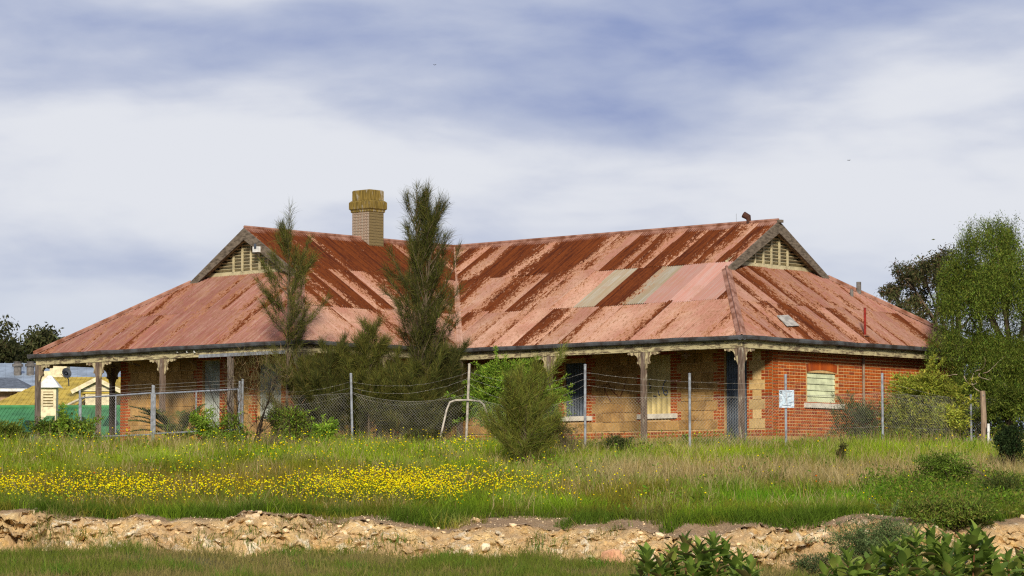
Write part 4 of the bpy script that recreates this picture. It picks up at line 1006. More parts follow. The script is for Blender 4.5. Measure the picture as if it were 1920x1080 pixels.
def bush(o, cx, cz, rx, ry, rz_, n, colset, ll=.07, lw=.03, droop=.0, seed=0, stems=7, bark=BARK_DARK, needle=False, lumps=9, upw=.3):
    rr = np.random.default_rng(seed); lumps = int(lumps * 1.5)
    ctr = []; 
    for i in range(lumps):
        a = rr.random() * 6.28; q = rr.random() ** .6; zz = rr.uniform(-.8, .85); h = math.sqrt(max(0.05, 1 - zz * zz * .8)); ctr.append((cx + rx * .68 * q * h * math.cos(a), ry * .68 * q * h * math.sin(a), cz + rz_ * .72 * zz))
    ctr = np.array(ctr); sm = MB()
    for i in range(stems):
        c = ctr[i % len(ctr)]; s0 = np.array([cx * .3 + rr.normal(0, .06), rr.normal(0, .06), -.1]); md = s0 * .5 + c * .5 + rr.normal(0, .12, 3)
        sm.tube([s0, md, c, c + (c - md) * .6 + rr.normal(0, .05, 3)], [.018, .012, .007, .003], 5)
    sm.build('stems', bark, o)
    k_ = rr.integers(0, len(ctr), n); rad = np.array([rx, ry, rz_]) * rr.uniform(.20, .50, len(ctr))[k_][:, None]
    u = unitv(rr.normal(size=(n, 3))); q = rr.random((n, 1)) ** .45; base = ctr[k_] + u * q * rad
    ns = max(6, lumps); sh = rr.integers(0, len(ctr), ns); so = unitv(rr.normal(size=(ns, 3)) + np.array([0, 0, .5])); m_ = n // 6; ks = rr.integers(0, ns, m_); ff = rr.random((m_, 1))
    base[:m_] = ctr[sh[ks]] + so[ks] * np.array([rx, ry, rz_]) * (.15 + .75 * ff) + rr.normal(0, .025, (m_, 3)); u[:m_] = so[ks]
    base[:, 2] = np.maximum(base[:, 2], .02)
    d = unitv(u * .7 + rr.normal(0, .6, (n, 3)) + np.array([0, 0, upw - droop]))
    cl = tint(n, colset, .22) * (1 + .25 * rr.normal(size=len(ctr))[k_][:, None]).clip(.6, 1.5)
    if needle: blades('foliage', base, d, rr.uniform(ll * .6, ll * 1.3, n), lw, cl, NEEDLE, o, .3)
    else: leaves('foliage', base, d, rr.uniform(ll * .6, ll * 1.4, n), rr.uniform(lw * .7, lw * 1.3, n), cl, LEAF, o)

# ------------------------------------------------------------------ trees
def hgt(px, py, Y): return at(px, py, Y).z
def tree_h(o, py): return at(960, py, o.location.y).z - o.location.z
t1 = root('casuarina_tree', 538, 76.6, 'slender sparse she-oak sapling before the left gable', 'tree'); casuarina(t1, tree_h(t1, 445), .27, 1.5, 38, OLIVE + DARKOL[:1], (.02, 0), 1, .55, .045, lambda f: (1 - f) ** .8 * min(1, .5 + f * 2), 1, (.2, .40))
t2 = root('casuarina_tree', 786, 76.2, 'tallest dark she-oak with twin leaders before the roof valley', 'tree'); casuarina(t2, tree_h(t2, 392), .20, 1.02, 54, DARKOL + OLIVE[:1], (.12, 0), 2, .5, .07, lambda f: (1 - f) ** .85 * min(1, .6 + f) + .12, 2, (.2, .40), 13, .02)
t3 = root('casuarina_tree', 692, 75.8, 'small feathery she-oak left of the tallest one', 'tree'); casuarina(t3, tree_h(t3, 625), .15, .8, 34, OLIVE, (0, 0), 1, 1.0, .035, lambda f: (1 - f) ** .7, 3, (.2, .4))
for i, (px, Y, pt, rad, lab, cs) in enumerate(((655, 76.6, 735, .95, 'middle olive-brown she-oak bush before the left veranda', OLIVE + DARKOL), (785, 75.6, 755, .95, 'low olive she-oak bush at the foot of the tallest tree', OLIVE + OLIVE + DARKOL), (622, 76.3, 715, .95, 'dark bushy she-oak under the left veranda corner', DARKOL + OLIVE[:1]), (742, 75.9, 728, .95, 'olive she-oak bush below the tallest tree', OLIVE), (830, 76.5, 712, .95, 'dark she-oak bush at the inner veranda corner', DARKOL), (575, 76.9, 720, .8, 'brownish she-oak bush beside the bare dead shrub', OLIVE + [(.12, .085, .03)]))):
    q = root('casuarina_bush', px, Y, lab, 'shrub', 'she-oak bushes before the veranda'); casuarina(q, tree_h(q, pt), .06, rad, 54, cs, (0, 0), 1, 1.3, .03, lambda f: (1 - f) ** .5, 10 + i, (.18, .38))
g5 = root('casuarina_bush', 985, 67.6, 'olive she-oak bush in front of the fence at the middle', 'shrub'); casuarina(g5, tree_h(g5, 755), .02, .95, 60, [(.15, .17, .028), (.18, .20, .03), (.115, .13, .024), (.13, .12, .03)], (-.05, 0), 1, .95, .035, lambda f: (1 - f) ** .7 * (.85 + .5 * f), 15, (.16, .36))
q = root('green_bush', 925, 75.2, 'bright green leafy bush behind the middle of the fence', 'bush'); bush(q, .25, 1.35, 1.35, .7, 1.05, 30000, BRIGHT, .075, .024, .2, 21, 9, lumps=16)
# dead shrub
def dead_shrub(o, H, n, spread, seed, mat=BARK_DARK, r0=.03):
    rr = np.random.default_rng(seed); m = MB()
    def grow(p, d, ln, r, lv):
        pts = [p]; 
        for j in range(4): d = unitv(d + rr.normal(0, .12, 3) + np.array([0, 0, .04])); pts.append(pts[-1] + d * ln / 4)
        m.tube(pts, [r * (1 - .6 * j / 4) for j in range(5)], 5 if lv < 2 else 3)
        if lv < 3:
            for q in range((5, 5, 3)[lv]):
                j = rr.integers(1, 5); az = rr.random() * 6.28; nd = unitv(d * .7 + np.array([math.cos(az), math.sin(az) * .7, .35]) * .75); grow(pts[j], nd, ln * rr.uniform(.38, .62), r * .45, lv + 1)
    for i in range(n):
        a = rr.uniform(0, 6.28); grow(np.array([rr.normal(0, .05), rr.normal(0, .05), -.1]), unitv(np.array([math.cos(a) * spread, math.sin(a) * spread * .6, 1.])), H * rr.uniform(.7, 1.), r0 * rr.uniform(.6, 1), 0)
    m.build('branches', mat, o); return rr
q = root('dead_shrub', 472, 74.2, 'dark leafless shrub standing right of the gates', 'shrub'); dead_shrub(q, 1.95, 5, .28, 31)
rr_ = np.random.default_rng(5); n = 1500; b_ = np.stack([rr_.normal(.25, .42, n), rr_.normal(0, .3, n), rr_.uniform(.9, 2.5, n)], 1); blades('dry_wisps', b_, rr_.normal(0, .5, (n, 3)) + np.array([0, 0, .8]), rr_.uniform(.12, .3, n), .007, tint(n, [(.17, .12, .06), (.12, .10, .04), (.10, .09, .03)]), NEEDLE, q)
q = root('dead_shrub', 1080, 69.5, 'small grey twiggy shrub right of the olive bush', 'shrub'); dead_shrub(q, .75, 7, .6, 33, BARK, .012)
q = root('dead_shrub', 505, 71.5, 'brittle brown twigs in grass below the gates', 'shrub'); dead_shrub(q, .8, 6, .6, 36, BARK, .010)
# palm behind the gate
pm = root('young_palm', 335, 80.0, 'young feather palm behind the right gate', 'palm'); rr_ = np.random.default_rng(41)
MB().tube([(0, 0, -.1), (0, 0, .25)], [.16, .10], 8).build('trunk', BARK, pm)
for i in range(22):
    az = rr_.uniform(0, 6.28) if i > 8 else math.pi + rr_.uniform(-.7, .7); e = rr_.uniform(.5, 1.25); ln = rr_.uniform(1.25, 1.75)
    pts = []; p = np.array([0, 0, .2]); 
    for j in range(9):
        a = e - j * .115; pts.append(p.copy()); p = p + np.array([math.cos(az) * math.cos(a), math.sin(az) * math.cos(a), math.sin(a)]) * ln / 8
    fr_ = MB().tube(pts, [.014 * (1 - .09 * j) for j in range(9)], 4).build('frond', BARK, pm)
    PA = np.array(pts); tpar = np.repeat(np.linspace(1.0, 7.95, 34), 2); j = tpar.astype(int); bs = PA[j] + (PA[j + 1] - PA[j]) * (tpar - j)[:, None]; dr = unitv(PA[j + 1] - PA[j]); sd_ = np.where(np.arange(68) % 2, 1, -1)[:, None] * unitv(np.cross(dr, np.array([0, 0, 1.])))
    blades('leaflet', bs, dr * .8 + sd_ + np.array([0, 0, .15]), .30 * np.sin(np.pi * (tpar / 9)) + .06, .018, tint(68, [(.10, .13, .03), (.075, .105, .025), (.14, .155, .045)], .2), LEAF, fr_, .1)['kind'] = 'stuff'
# drooping pepper tree at the right
pt_ = root('pepper_tree', 1898, 81.3, 'large weeping pepper tree with drooping green foliage at right', 'tree'); rr_ = np.random.default_rng(51)
HT = tree_h(pt_, 392); tm = MB(); tm.tube([(0, 0, -.2), (-.08, 0, .8), (.05, .05, 1.7), (.1, 0, 2.8)], [.2, .16, .15, .12], 9); ends = []
for i in range(13):
    az = i * 2.4 + rr_.normal(0, .3); rad = rr_.uniform(.7, 2.0); ht = rr_.uniform(2.2, HT - .5) if rad < 1.5 else rr_.uniform(2.0, HT * .72); e_ = np.array([math.cos(az) * rad, math.sin(az) * rad, ht]); s_ = np.array([.06, 0, 1.5 + .8 * rr_.random()]); md = (s_ + e_) / 2 + np.array([0, 0, .35]) + rr_.normal(0, .15, 3)
    tm.tube([s_, md, e_], [.08, .05, .015], 6); ends.append(e_)
tm.build('trunk', BARK, pt_, True)
tw = MB()
for i in range(7):
    p = np.array([rr_.uniform(-1.9, -.2), -1.5 - .5 * rr_.random(), rr_.uniform(1.3, 2.2)]); pts = [p]
    d_ = unitv(np.array([rr_.normal(), rr_.normal() * .4, rr_.normal() * .4]))
    for j in range(6): d_ = unitv(d_ + rr_.normal(0, .45, 3)); pts.append(pts[-1] + d_ * .14)
    tw.tube(pts, [.014 - .0018 * j for j in range(7)], 4)
tw.build('bare_twigs', BARK_PALE, pt_)
BS, DS, CS = [], [], []
lobes = [(np.array([.15, 0, HT * .62]), (2.15, 1.9, HT * .30)), (np.array([-.3, .1, HT - .9]), (1.15, 1.2, .85)), (np.array([1.1, .2, HT - .75]), (1.3, 1.2, .9)), (np.array([-1.25, -.2, HT * .44]), (1.05, 1.1, .85)), (np.array([.9, -.3, HT * .40]), (1.6, 1.4, 1.0)), (np.array([-.2, -.8, HT * .38]), (1.3, .9, .8)), (np.array([.5, -.7, 1.75]), (1.8, .9, .75)), (np.array([-1.1, -.4, 1.9]), (.9, .7, .6)), (np.array([-1.0, .2, HT * .72]), (.9, 1.0, .8))]
for lc, lr in lobes:
    ns = int(820 * lr[0] * lr[2]); u = unitv(rr_.normal(size=(ns, 3))); u[:, 2] = np.abs(u[:, 2]) * .9 - .15 * rr_.random(ns); top = lc + u * np.array(lr) * rr_.uniform(.55, 1.04, (ns, 1)); top = lc + (top - lc) * (1.08 + .30 * np.array([mnoise.noise(Vector(q * 2.2 + np.array([5., 0, 0]))) for q in u]))[:, None]
    clump = np.array([mnoise.noise(Vector(p * 1.15)) + .5 * mnoise.noise(Vector(p * 2.9)) for p in top]); keep = clump > -.17; top = top[keep]; clump = clump[keep]
    for p, cl in zip(top, clump):
        ln = rr_.uniform(.2, 1.1); kx = int(40 * ln) + 10; f = np.linspace(0, 1, kx); out = unitv((p - lc) * np.array([1, 1, .2])) * .22
        bs = p + np.outer(f, np.array([out[0], out[1], -ln])) + np.outer(f * f, np.array([-out[0], -out[1], 0])) * .5 + rr_.normal(0, .045, (kx, 3)); BS.append(bs)
        DS.append(rr_.normal(0, .55, (kx, 3)) + np.array([0, 0, -.75])); CS.append(np.full(kx, cl))
BS, DS, CS = np.concatenate(BS), np.concatenate(DS), np.concatenate(CS); n = len(BS)
leaves('crown', BS, DS, rr_.uniform(.04, .12, n), rr_.uniform(.010, .024, n), tint(n, PEPPER, .32) * (1 + .55 * CS[:, None]).clip(.5, 1.6), LEAF, pt_)
# gum tree behind
def gum(o, clumps, colset, seed, n_each=900, lw=.05, ll=.18, trunk_to=None, tr=.22):
    rr = np.random.default_rng(seed); tm = MB(); base = np.array([0, 0, -.2])
    fork = np.array([0, 0, min(c[2] for c, r in clumps) * .55]); tm.tube([base, fork * .5 + rr.normal(0, .08, 3), fork], [tr, tr * .8, tr * .65], 8)
    BS, DS, CS = [], [], []
    for c, r in clumps:
        c = np.array(c); md = fork * .45 + c * .55 + rr.normal(0, .25, 3); tm.tube([fork, md, c], [tr * .4, tr * .25, tr * .07], 6)
        for q in range(5):
            e_ = c + unitv(rr.normal(size=3)) * r * .8; tm.tube([md * .35 + c * .65, c * .5 + e_ * .5 + rr.normal(0, .05, 3), e_], [tr * .12, tr * .08, .012], 4)
        sub = c + rr.normal(0, .5, (9, 3)) * np.array(r)
        k_ = rr.integers(0, 9, n_each); BS.append(sub[k_] + rr.normal(0, .26, (n_each, 3)) * np.array(r)); DS.append(rr.normal(0, .6, (n_each, 3)) + np.array([0, 0, -.5])); CS.append(np.full(n_each, rr.normal(0, .18)) + rr.normal(0, .12, 9)[k_])
    tm.build('trunk', BARK, o, True); BS, DS, CS = np.concatenate(BS), np.concatenate(DS), np.concatenate(CS); n = len(BS)
    leaves('crown', BS, DS, rr.uniform(ll * .6, ll * 1.3, n), rr.uniform(lw * .7, lw * 1.3, n), tint(n, colset, .2) * (1 + CS[:, None]).clip(.5, 1.7), LEAF, o)
gt = root('gum_tree', 1790, 100, 'olive brown gum tree rising behind the right roof end', 'tree')
cl = []
for px, py, r in ((1672, 548, .45), (1700, 520, .55), (1722, 500, .6), (1752, 492, .65), (1790, 488, .7), (1730, 545, .7), (1765, 530, .7), (1700, 575, .5), (1740, 585, .7), (1790, 560, .8), (1815, 530, .7), (1850, 560, .8)):
    p = at(px, py, 100 + rr_.normal(0, .6)) - Vector(gt.location); cl.append(((p.x, p.y, p.z), r * .8))
gum(gt, cl, GUM, 61, 1300, .04, .14)
for i, (x0, Y, cl_, lab) in enumerate(((62, 175, ((28, 668, 1.0), (45, 656, 1.1), (68, 648, 1.2), (88, 643, 1.1), (102, 655, 1.0), (80, 668, 1.3), (50, 675, 1.2), (108, 672, 1.0)), 'dark rounded tree far behind the shed roof'), (-10, 170, ((0, 655, 1.0), (-12, 648, 1.2), (8, 668, .9), (-25, 660, 1.3)), 'dark tree cut by the left edge far away'))):
    ft = root('distant_tree', x0, Y, lab, 'tree', 'far trees on the left'); cl = []
    for px, py, r in cl_:
        p = at(px, py, Y) - Vector(ft.location); cl.append(((p.x, p.y, p.z), r * .9))
    gum(ft, cl, [(.05, .055, .02), (.065, .065, .025), (.04, .045, .018)], 70 + i, 900, .12, .3)
# shrubs
spec = [
 ('shrub', 1725, 78.0, 'yellow-green rounded shrub against the brick end wall', 'shrub', dict(cx=0, cz=1.05, rx=1.35, ry=.9, rz_=1.0, n=36000, colset=[(.26, .28, .035), (.20, .23, .03), (.31, .32, .05)], ll=.10, lw=.028, droop=.3, seed=81, lumps=22)),
 ('shrub', 1905, 78.8, 'dark shrub filling the shade under the weeping tree', 'shrub', dict(cx=0, cz=.9, rx=1.3, ry=.8, rz_=.95, n=13000, colset=PEPPER, ll=.09, lw=.03, droop=.4, seed=79, lumps=14)),
 ('shrub', 1835, 83.5, 'dark background shrub between house end and weeping tree', 'shrub', dict(cx=0, cz=1.1, rx=1.7, ry=.8, rz_=1.15, n=14000, colset=DARKOL + PEPPER[:1], ll=.12, lw=.04, droop=.3, seed=78, lumps=18)),
 ('shrub', 1600, 75.9, 'grey-green thin shrub under the boarded window', 'shrub', dict(cx=.1, cz=.65, rx=.95, ry=.5, rz_=.62, n=9000, colset=[(.09, .11, .03), (.07, .09, .028), (.12, .13, .04)], ll=.09, lw=.016, seed=82, lumps=12)),
 ('shrub', 385, 74.8, 'yellow-green bush growing before the right gate', 'shrub', dict(cx=0, cz=.55, rx=.5, ry=.5, rz_=.5, n=3000, colset=BRIGHT, ll=.07, lw=.026, seed=83, lumps=10)),
 ('shrub', 610, 73.6, 'vivid green weed clump by the second fence post', 'shrub', dict(cx=0, cz=.38, rx=.45, ry=.35, rz_=.4, n=3000, colset=BRIGHT, ll=.08, lw=.026, seed=84, lumps=8)),
 ('shrub', 105, 77.0, 'leafy green bush with tall shoot at the left', 'shrub', dict(cx=0, cz=.40, rx=.85, ry=.5, rz_=.42, n=4600, colset=BRIGHT[2:] + PEPPER, ll=.08, lw=.032, seed=85, lumps=12)),
 ('shrub', 15, 76.0, 'low green bush at the left edge of the meadow', 'shrub', dict(cx=0, cz=.30, rx=.75, ry=.5, rz_=.36, n=3400, colset=PEPPER, ll=.08, lw=.034, seed=86, lumps=10)),
 ('shrub', 165, 76.2, 'thin green weeds below the left gate', 'shrub', dict(cx=0, cz=.40, rx=.55, ry=.4, rz_=.42, n=2200, colset=PEPPER + BRIGHT, ll=.08, lw=.03, seed=87, lumps=8)),
 ('shrub', 1155, 71.0, 'dark low bush at the foot of the front wall', 'shrub', dict(cx=0, cz=.22, rx=.62, ry=.4, rz_=.26, n=3000, colset=[(.055, .075, .02), (.075, .085, .03)], ll=.06, lw=.02, seed=88, lumps=9)),
 ('shrub', 1040, 71.3, 'olive scrub at the foot of the fence right of the middle', 'shrub', dict(cx=0, cz=.42, rx=.6, ry=.4, rz_=.45, n=3000, colset=OLIVE + DARKOL, ll=.08, lw=.012, seed=89, lumps=9)),
 ('shrub', 800, 72.8, 'dark scrub behind the fence beside the bent stay pipe', 'shrub', dict(cx=0, cz=.28, rx=.9, ry=.4, rz_=.3, n=3000, colset=DARKOL, ll=.07, lw=.015, seed=90, lumps=9)),
 ('shrub', 1890, 66.0, 'dark glossy shrub at the right edge of the meadow', 'shrub', dict(cx=0, cz=.66, rx=.46, ry=.4, rz_=.56, n=5200, colset=[(.022, .04, .012), (.032, .05, .016), (.018, .03, .010)], ll=.055, lw=.03, seed=91, lumps=12)),
 ('shrub', 1765, 62.5, 'ragged green weed bush on the right of the slope', 'shrub', dict(cx=0, cz=.5, rx=.8, ry=.5, rz_=.48, n=7000, colset=[(.10, .16, .02), (.13, .20, .024), (.08, .12, .018)], ll=.06, lw=.02, seed=92, lumps=12)),
 ('shrub', 1860, 60.8, 'tangled olive weeds above the earth at the right edge', 'shrub', dict(cx=0, cz=.28, rx=.85, ry=.5, rz_=.34, n=5200, colset=[(.07, .095, .02), (.10, .11, .026), (.05, .07, .018)], ll=.06, lw=.018, seed=93, lumps=13)),
 ('shrub', 1577, 68.0, 'small dark upright weed on the right slope', 'shrub', dict(cx=0, cz=.34, rx=.12, ry=.12, rz_=.32, n=1200, colset=[(.05, .05, .018), (.075, .06, .025)], ll=.06, lw=.014, seed=94, lumps=5)),
 ('shrub', 1655, 53.3, 'blue-green feathery shrub hanging over the bank', 'shrub', dict(cx=0, cz=.62, rx=1.1, ry=.5, rz_=.62, n=22000, colset=[(.12, .17, .06), (.10, .14, .05), (.15, .19, .07)], ll=.055, lw=.012, seed=95, lumps=18)),
 ('shrub', 1775, 55.3, 'olive weed bush rising up the bank beside the blue-green shrub', 'shrub', dict(cx=0, cz=.26, rx=1.15, ry=.6, rz_=.32, n=9000, colset=[(.11, .16, .022), (.14, .19, .028), (.14, .13, .035), (.08, .12, .018)], ll=.07, lw=.022, seed=101, lumps=16)),
 ('shrub', 540, 74.6, 'loose green weed bush below the sparse sapling', 'shrub', dict(cx=0, cz=.5, rx=.8, ry=.5, rz_=.55, n=6500, colset=BRIGHT + OLIVE, ll=.08, lw=.022, seed=102, lumps=14)),
 ('shrub', 425, 74.0, 'yellow-green weeds between right gate and dead shrub', 'shrub', dict(cx=0, cz=.42, rx=.6, ry=.45, rz_=.46, n=4600, colset=BRIGHT + OLIVE[:2], ll=.08, lw=.022, seed=103, lumps=12)),
 ('shrub', 1015, 72.9, 'fresh green bush behind the fence right of the middle bush', 'shrub', dict(cx=0, cz=.95, rx=.75, ry=.5, rz_=.85, n=11000, colset=BRIGHT + PEPPER[:1], ll=.075, lw=.022, seed=104, lumps=16)),
 ('shrub', 1500, 53.6, 'pale green tuft growing at the foot of the bank', 'shrub', dict(cx=.25, cz=.2, rx=.55, ry=.35, rz_=.26, n=2600, colset=[(.10, .13, .05), (.08, .11, .04)], ll=.06, lw=.014, seed=96, lumps=8)),
]
for nm, px, Y, lab, cat, kw in spec:
    q = root(nm, px, Y, lab, cat); bush(q, **kw)
q = root('tall_weed', 118, 76.6, 'tall shoot rising from the left bush', 'weed'); bush(q, .0, .75, .16, .16, .5, 900, BRIGHT, .07, .03, 0, 98, 3, lumps=6)
# fallen branch
fb = root('fallen_branch', 1905, 62.0, 'bare grey fallen branch lying on the right slope', 'branch'); rr_ = np.random.default_rng(17); m = MB()
P0 = [np.array(p) - np.array(fb.location) for p in (at(1935, 927, 62), at(1890, 915, 62), at(1850, 895, 62.2), at(1815, 872, 62.4))]
m.tube(P0, [.022, .018, .012, .005], 6)
for i in range(14):
    j = rr_.integers(0, 3); s_ = P0[j] + (P0[j + 1] - P0[j]) * rr_.random(); d_ = unitv(np.array([-.8, rr_.normal() * .4, .45 * rr_.normal() + .1])); e_ = s_ + d_ * rr_.uniform(.25, .7); m.tube([s_, (s_ + e_) / 2 + rr_.normal(0, .05, 3), e_], [.008, .006, .002], 4)
m.build('wood', BARK, fb)

# ------------------------------------------------------------------ foreground broad-leaved shrubs, every leaf a piece of its own
def leaf_mesh(nm, c, w=.50):
    V, Fc = [], []; n = 6
    for i in range(n + 1):
        f = i / n; hw_ = w * .5 * math.sin(math.pi * min(1, f ** .8)) ** .85 if 0 < i < n else .012; z = .10 * f - .22 * f * f
        V += [(-hw_, f, z + hw_ * .28), (0, f, z), (hw_, f, z + hw_ * .28)]
        if i: a = 3 * i - 3; Fc += [(a, a + 1, a + 4, a + 3), (a + 1, a + 2, a + 5, a + 4)]
    me = bpy.data.meshes.new(nm); me.from_pydata(V, [], Fc); me.polygons.foreach_set('use_smooth', [True] * len(Fc))
    a = me.color_attributes.new('Col', 'FLOAT_COLOR', 'POINT'); a.data.foreach_set('color', np.tile(np.array(c + (1,), np.float32), (len(V), 1)).ravel()); me.materials.append(BIGLEAF); return me
LM = [leaf_mesh('leaf', c) for c in ((.15, .225, .034), (.125, .195, .03), (.20, .27, .045), (.09, .145, .026), (.27, .32, .06), (.15, .13, .04))]
STEM = M_simple('reddish_stem', (.16, .07, .03), .7)
def broad_shrub(label, Y, tips, seed):
    rr = random.Random(seed); px0 = sum(t_[0] for t_ in tips) / len(tips); o = root('broad_leaved_shrub', px0, Y, label, 'shrub', 'broad leaved shrubs in the foreground'); base = Vector(o.location)
    for (px, py, sc_, nl) in tips:
        tip = at(px, py, Y + rr.uniform(-.35, .35)) - base; st = Vector((tip.x * .55 + rr.uniform(-.1, .1), rr.uniform(-.1, .1), 0)); md = (st + tip) / 2 + Vector((rr.uniform(-.05, .05), rr.uniform(-.05, .05), 0))
        stem = MB().tube([st, md, tip - Vector((0, 0, .02))], [.012, .009, .004], 6).build('stem', STEM, o)
        dr = (tip - md).normalized()
        nl = int(nl * 1.25)
        for i in range(nl):
            f = i / nl; az = i * 2.4 + rr.uniform(-.3, .3); e = R(18 + 58 * (1 - f) ** .0 * (f ** 1.3) + rr.uniform(-12, 12)); ln = (.115 + .055 * rr.random()) * sc_ * (1 - .3 * f)
            lf = bpy.data.objects.new('leaf', LM[rr.choice((0, 0, 1, 1, 2, 2, 3, 4, 0, 1, 5))]); lf.location = tip - dr * (.15 * sc_ * (1 - f))
            lf.rotation_euler = Matrix.Rotation(az, 3, 'Z').to_4x4().to_euler(); lf.rotation_euler = (Matrix.Rotation(az, 3, 'Z') @ Matrix.Rotation(e, 3, 'X') @ Matrix.Rotation(rr.uniform(-.4, .4), 3, 'Y')).to_euler()
            lf.scale = (ln * rr.uniform(.75, 1.15), ln, ln * rr.uniform(.6, 1.8)); link(lf, stem)
rr = random.Random(61)
broad_shrub('broad-leaved green shrub at the bottom, left of the pair', 20.0, [(1212, 1040, 1., 13), (1238, 1062, 1, 13), (1262, 1035, 1., 13), (1285, 1018, 1, 14), (1312, 1025, 1., 14), (1338, 1012, 1., 14), (1362, 1030, 1, 14), (1388, 1046, 1., 13), (1408, 1062, 1., 12), (1300, 1062, 1., 13), (1345, 1062, 1, 13), (1270, 1075, 1, 12), (1385, 1078, 1, 12), (1225, 1082, 1, 12), (1250, 1050, 1, 13), (1325, 1045, 1, 13), (1375, 1062, 1, 13), (1318, 1080, 1, 12), (1355, 1085, 1, 12), (1415, 1085, 1, 12), (1200, 1068, 1, 11)], 1)
broad_shrub('widest broad-leaved green shrub at the bottom right', 19.0, [(1562, 1052, 1., 12), (1590, 1046, 1, 13), (1610, 1068, 1., 13), (1640, 1040, 1, 13), (1668, 1022, 1., 14), (1692, 1040, 1., 14), (1718, 1008, 1., 14), (1745, 1000, 1., 14), (1748, 1030, 1., 13), (1775, 1018, 1., 14), (1800, 1035, 1., 14), (1828, 1000, 1., 14), (1850, 1018, 1., 13), (1832, 1050, 1., 13), (1780, 1056, 1., 13), (1718, 1058, 1, 13), (1660, 1062, 1, 13), (1870, 1062, 1, 12), (1545, 1078, 1, 12), (1600, 1085, 1, 12), (1635, 1075, 1, 13), (1690, 1075, 1, 13), (1745, 1078, 1, 13), (1800, 1072, 1, 13), (1850, 1080, 1, 13), (1765, 1040, 1, 13), (1700, 1022, 1, 13), (1810, 1018, 1, 13), (1575, 1068, 1, 12), (1625, 1056, 1, 12), (1860, 1040, 1, 12)], 2)
broad_shrub('broad-leaved sprig in the bottom right corner', 19.4, [(1890, 1042, .9, 11), (1912, 1052, .9, 12), (1932, 1036, .9, 12), (1905, 1075, .9, 12)], 3)

# ------------------------------------------------------------------ grass and flowers
def fpx(X, Y): return 960 + F * X / Y            # rough column of a ground point, used only to lay out the real patches of growth
def patchn(x, y, sc, seed): return bumps(x, y, sc, seed)
def scatter(n, y0, y1, xm):
    y = RNG.uniform(y0, y1, n); x = RNG.uniform(-1, 1, n) * xm * y / 75; return x, y
C = lambda *c: np.array(c)
GR, GB, GD, DRY, OLV, TAN = C(.17, .265, .014), C(.28, .39, .016), C(.075, .125, .012), C(.46, .36, .18), C(.19, .17, .022), C(.32, .23, .075)
def put_grass(name, label, n, y0, y1, fn, h0, h1, w, bend=.5, xm=15.5):
    x, y = scatter(n, y0, y1, xm); keep, col, hs = fn(x, y); x, y, col, hs = x[keep], y[keep], col[keep], hs[keep]; n = len(x)
    z = ground_rel(x, y) + CAMZ + .05 * bumps(x, y, .8, 2.) - .02
    d = RNG.normal(0, .28, (n, 3)); d[:, 2] = 1
    o = blades(name, np.stack([x, y, z], 1), d, RNG.uniform(h0, h1, n) * hs, w * RNG.uniform(.7, 1.3, n), np.clip(col * (1 + RNG.normal(0, .22, (n, 1))), .005, .8), GRASS, None, bend)
    tag(o, label, kind='stuff'); return o
def meadow(x, y):
    up = y - top_y(x); a = patchn(x, y, .55, 1.); b = patchn(x, y, 1.6, 5.); c = patchn(x, y, 3.4, 9.)
    edge_ = np.interp(x, [-6, -3, 0, 3, 4.5], [.45, .85, 1.25, .9, .25]) + .5 * b + .45 * patchn(x, 0 * y, .9, 61.) + .35 * c; keep = (up > edge_) | ((up > .2) & (b > .3)); inh = (np.abs(x + 1) < 20) & (y > 78 + .0 * x)
    keep &= ~((y > 76.5) & (np.abs(x) < 9) & (y > 79)); keep &= ~((c < -.35) & (RNG.random(len(x)) < .6))
    xr = x * 70 / y
    col = np.where((a + .4 * b > .15)[:, None], GR, OLV) * 1.0
    band_b = np.exp(-((y - 70 - .8 * b) / 2.4) ** 2)[:, None]; col = col * (1 - band_b * .75) + GB * band_b * .75     # bright strip by the fence
    col = col * (1 + .38 * np.clip(patchn(x, y, 1.05, 31.) + .6 * patchn(x, y, 2.7, 33.), -1.1, 1.1))[:, None]
    dryw = (np.clip((xr + .3) / 3, 0, 1) * np.exp(-((y - 65.5 - .6 * a) / 1.5) ** 2) * .72 + .35 * (b > .45))[:, None].clip(0, 1); col = col * (1 - dryw) + DRY * dryw
    lg = (np.clip((xr - 3.0) / 2.5, 0, 1) * np.exp(-((y - 61.2) / 1.7) ** 2))[:, None]; col = col * (1 - lg) + C(.13, .29, .012) * lg
    brown = (np.clip((1.5 - xr) / 4, 0, 1) * np.exp(-((y - 63.5) / 2.4) ** 2) * .8)[:, None]; col = col * (1 - brown) + C(.24, .175, .022) * brown
    edge = np.exp(-((up - 1.2) / .55) ** 2)[:, None] * .8; col = col * (1 - edge) + GD * edge
    hs = .75 + .28 * a + .34 * b + .28 * c; hs = hs.clip(.22, 1.7) * np.where(y > 73, .62, 1.)
    return keep, col, hs
put_grass('meadow_grass', 'long green and olive meadow grass on the slope before the fence', 330000, 56.5, 80, meadow, .22, .46, .011)
def seedheads(x, y):
    xr = x * 70 / y; a = patchn(x, y, .6, 4.); b = patchn(x, y, 2.2, 7.)
    p = np.clip((xr + .5) / 3, 0, 1) * np.exp(-((y - 66 - .7 * a) / 1.9) ** 2) * .8 + .25 * (b > .2) + .12 * np.exp(-((y - 71) / 2) ** 2); keep = (RNG.random(len(x)) < p) & (y - top_y(x) > 1.4)
    col = np.where(RNG.random(len(x))[:, None] < .6, DRY, TAN) * np.ones((len(x), 1)); return keep, col, .9 + .2 * b
put_grass('dry_grass', 'pale straw seed heads standing through the meadow grass', 150000, 57.5, 78, seedheads, .34, .58, .009, .35)
def tufts(x, y):
    up = y - top_y(x); b = patchn(x, y, 1.9, 15.); keep = (up > -.1) & (up < 1.3) & (b > -.1 + .4 * (up < .4) + .25 * (np.abs(x) < 3)); return keep, GD * np.ones((len(x), 1)) * 1.05, .8 + .35 * b
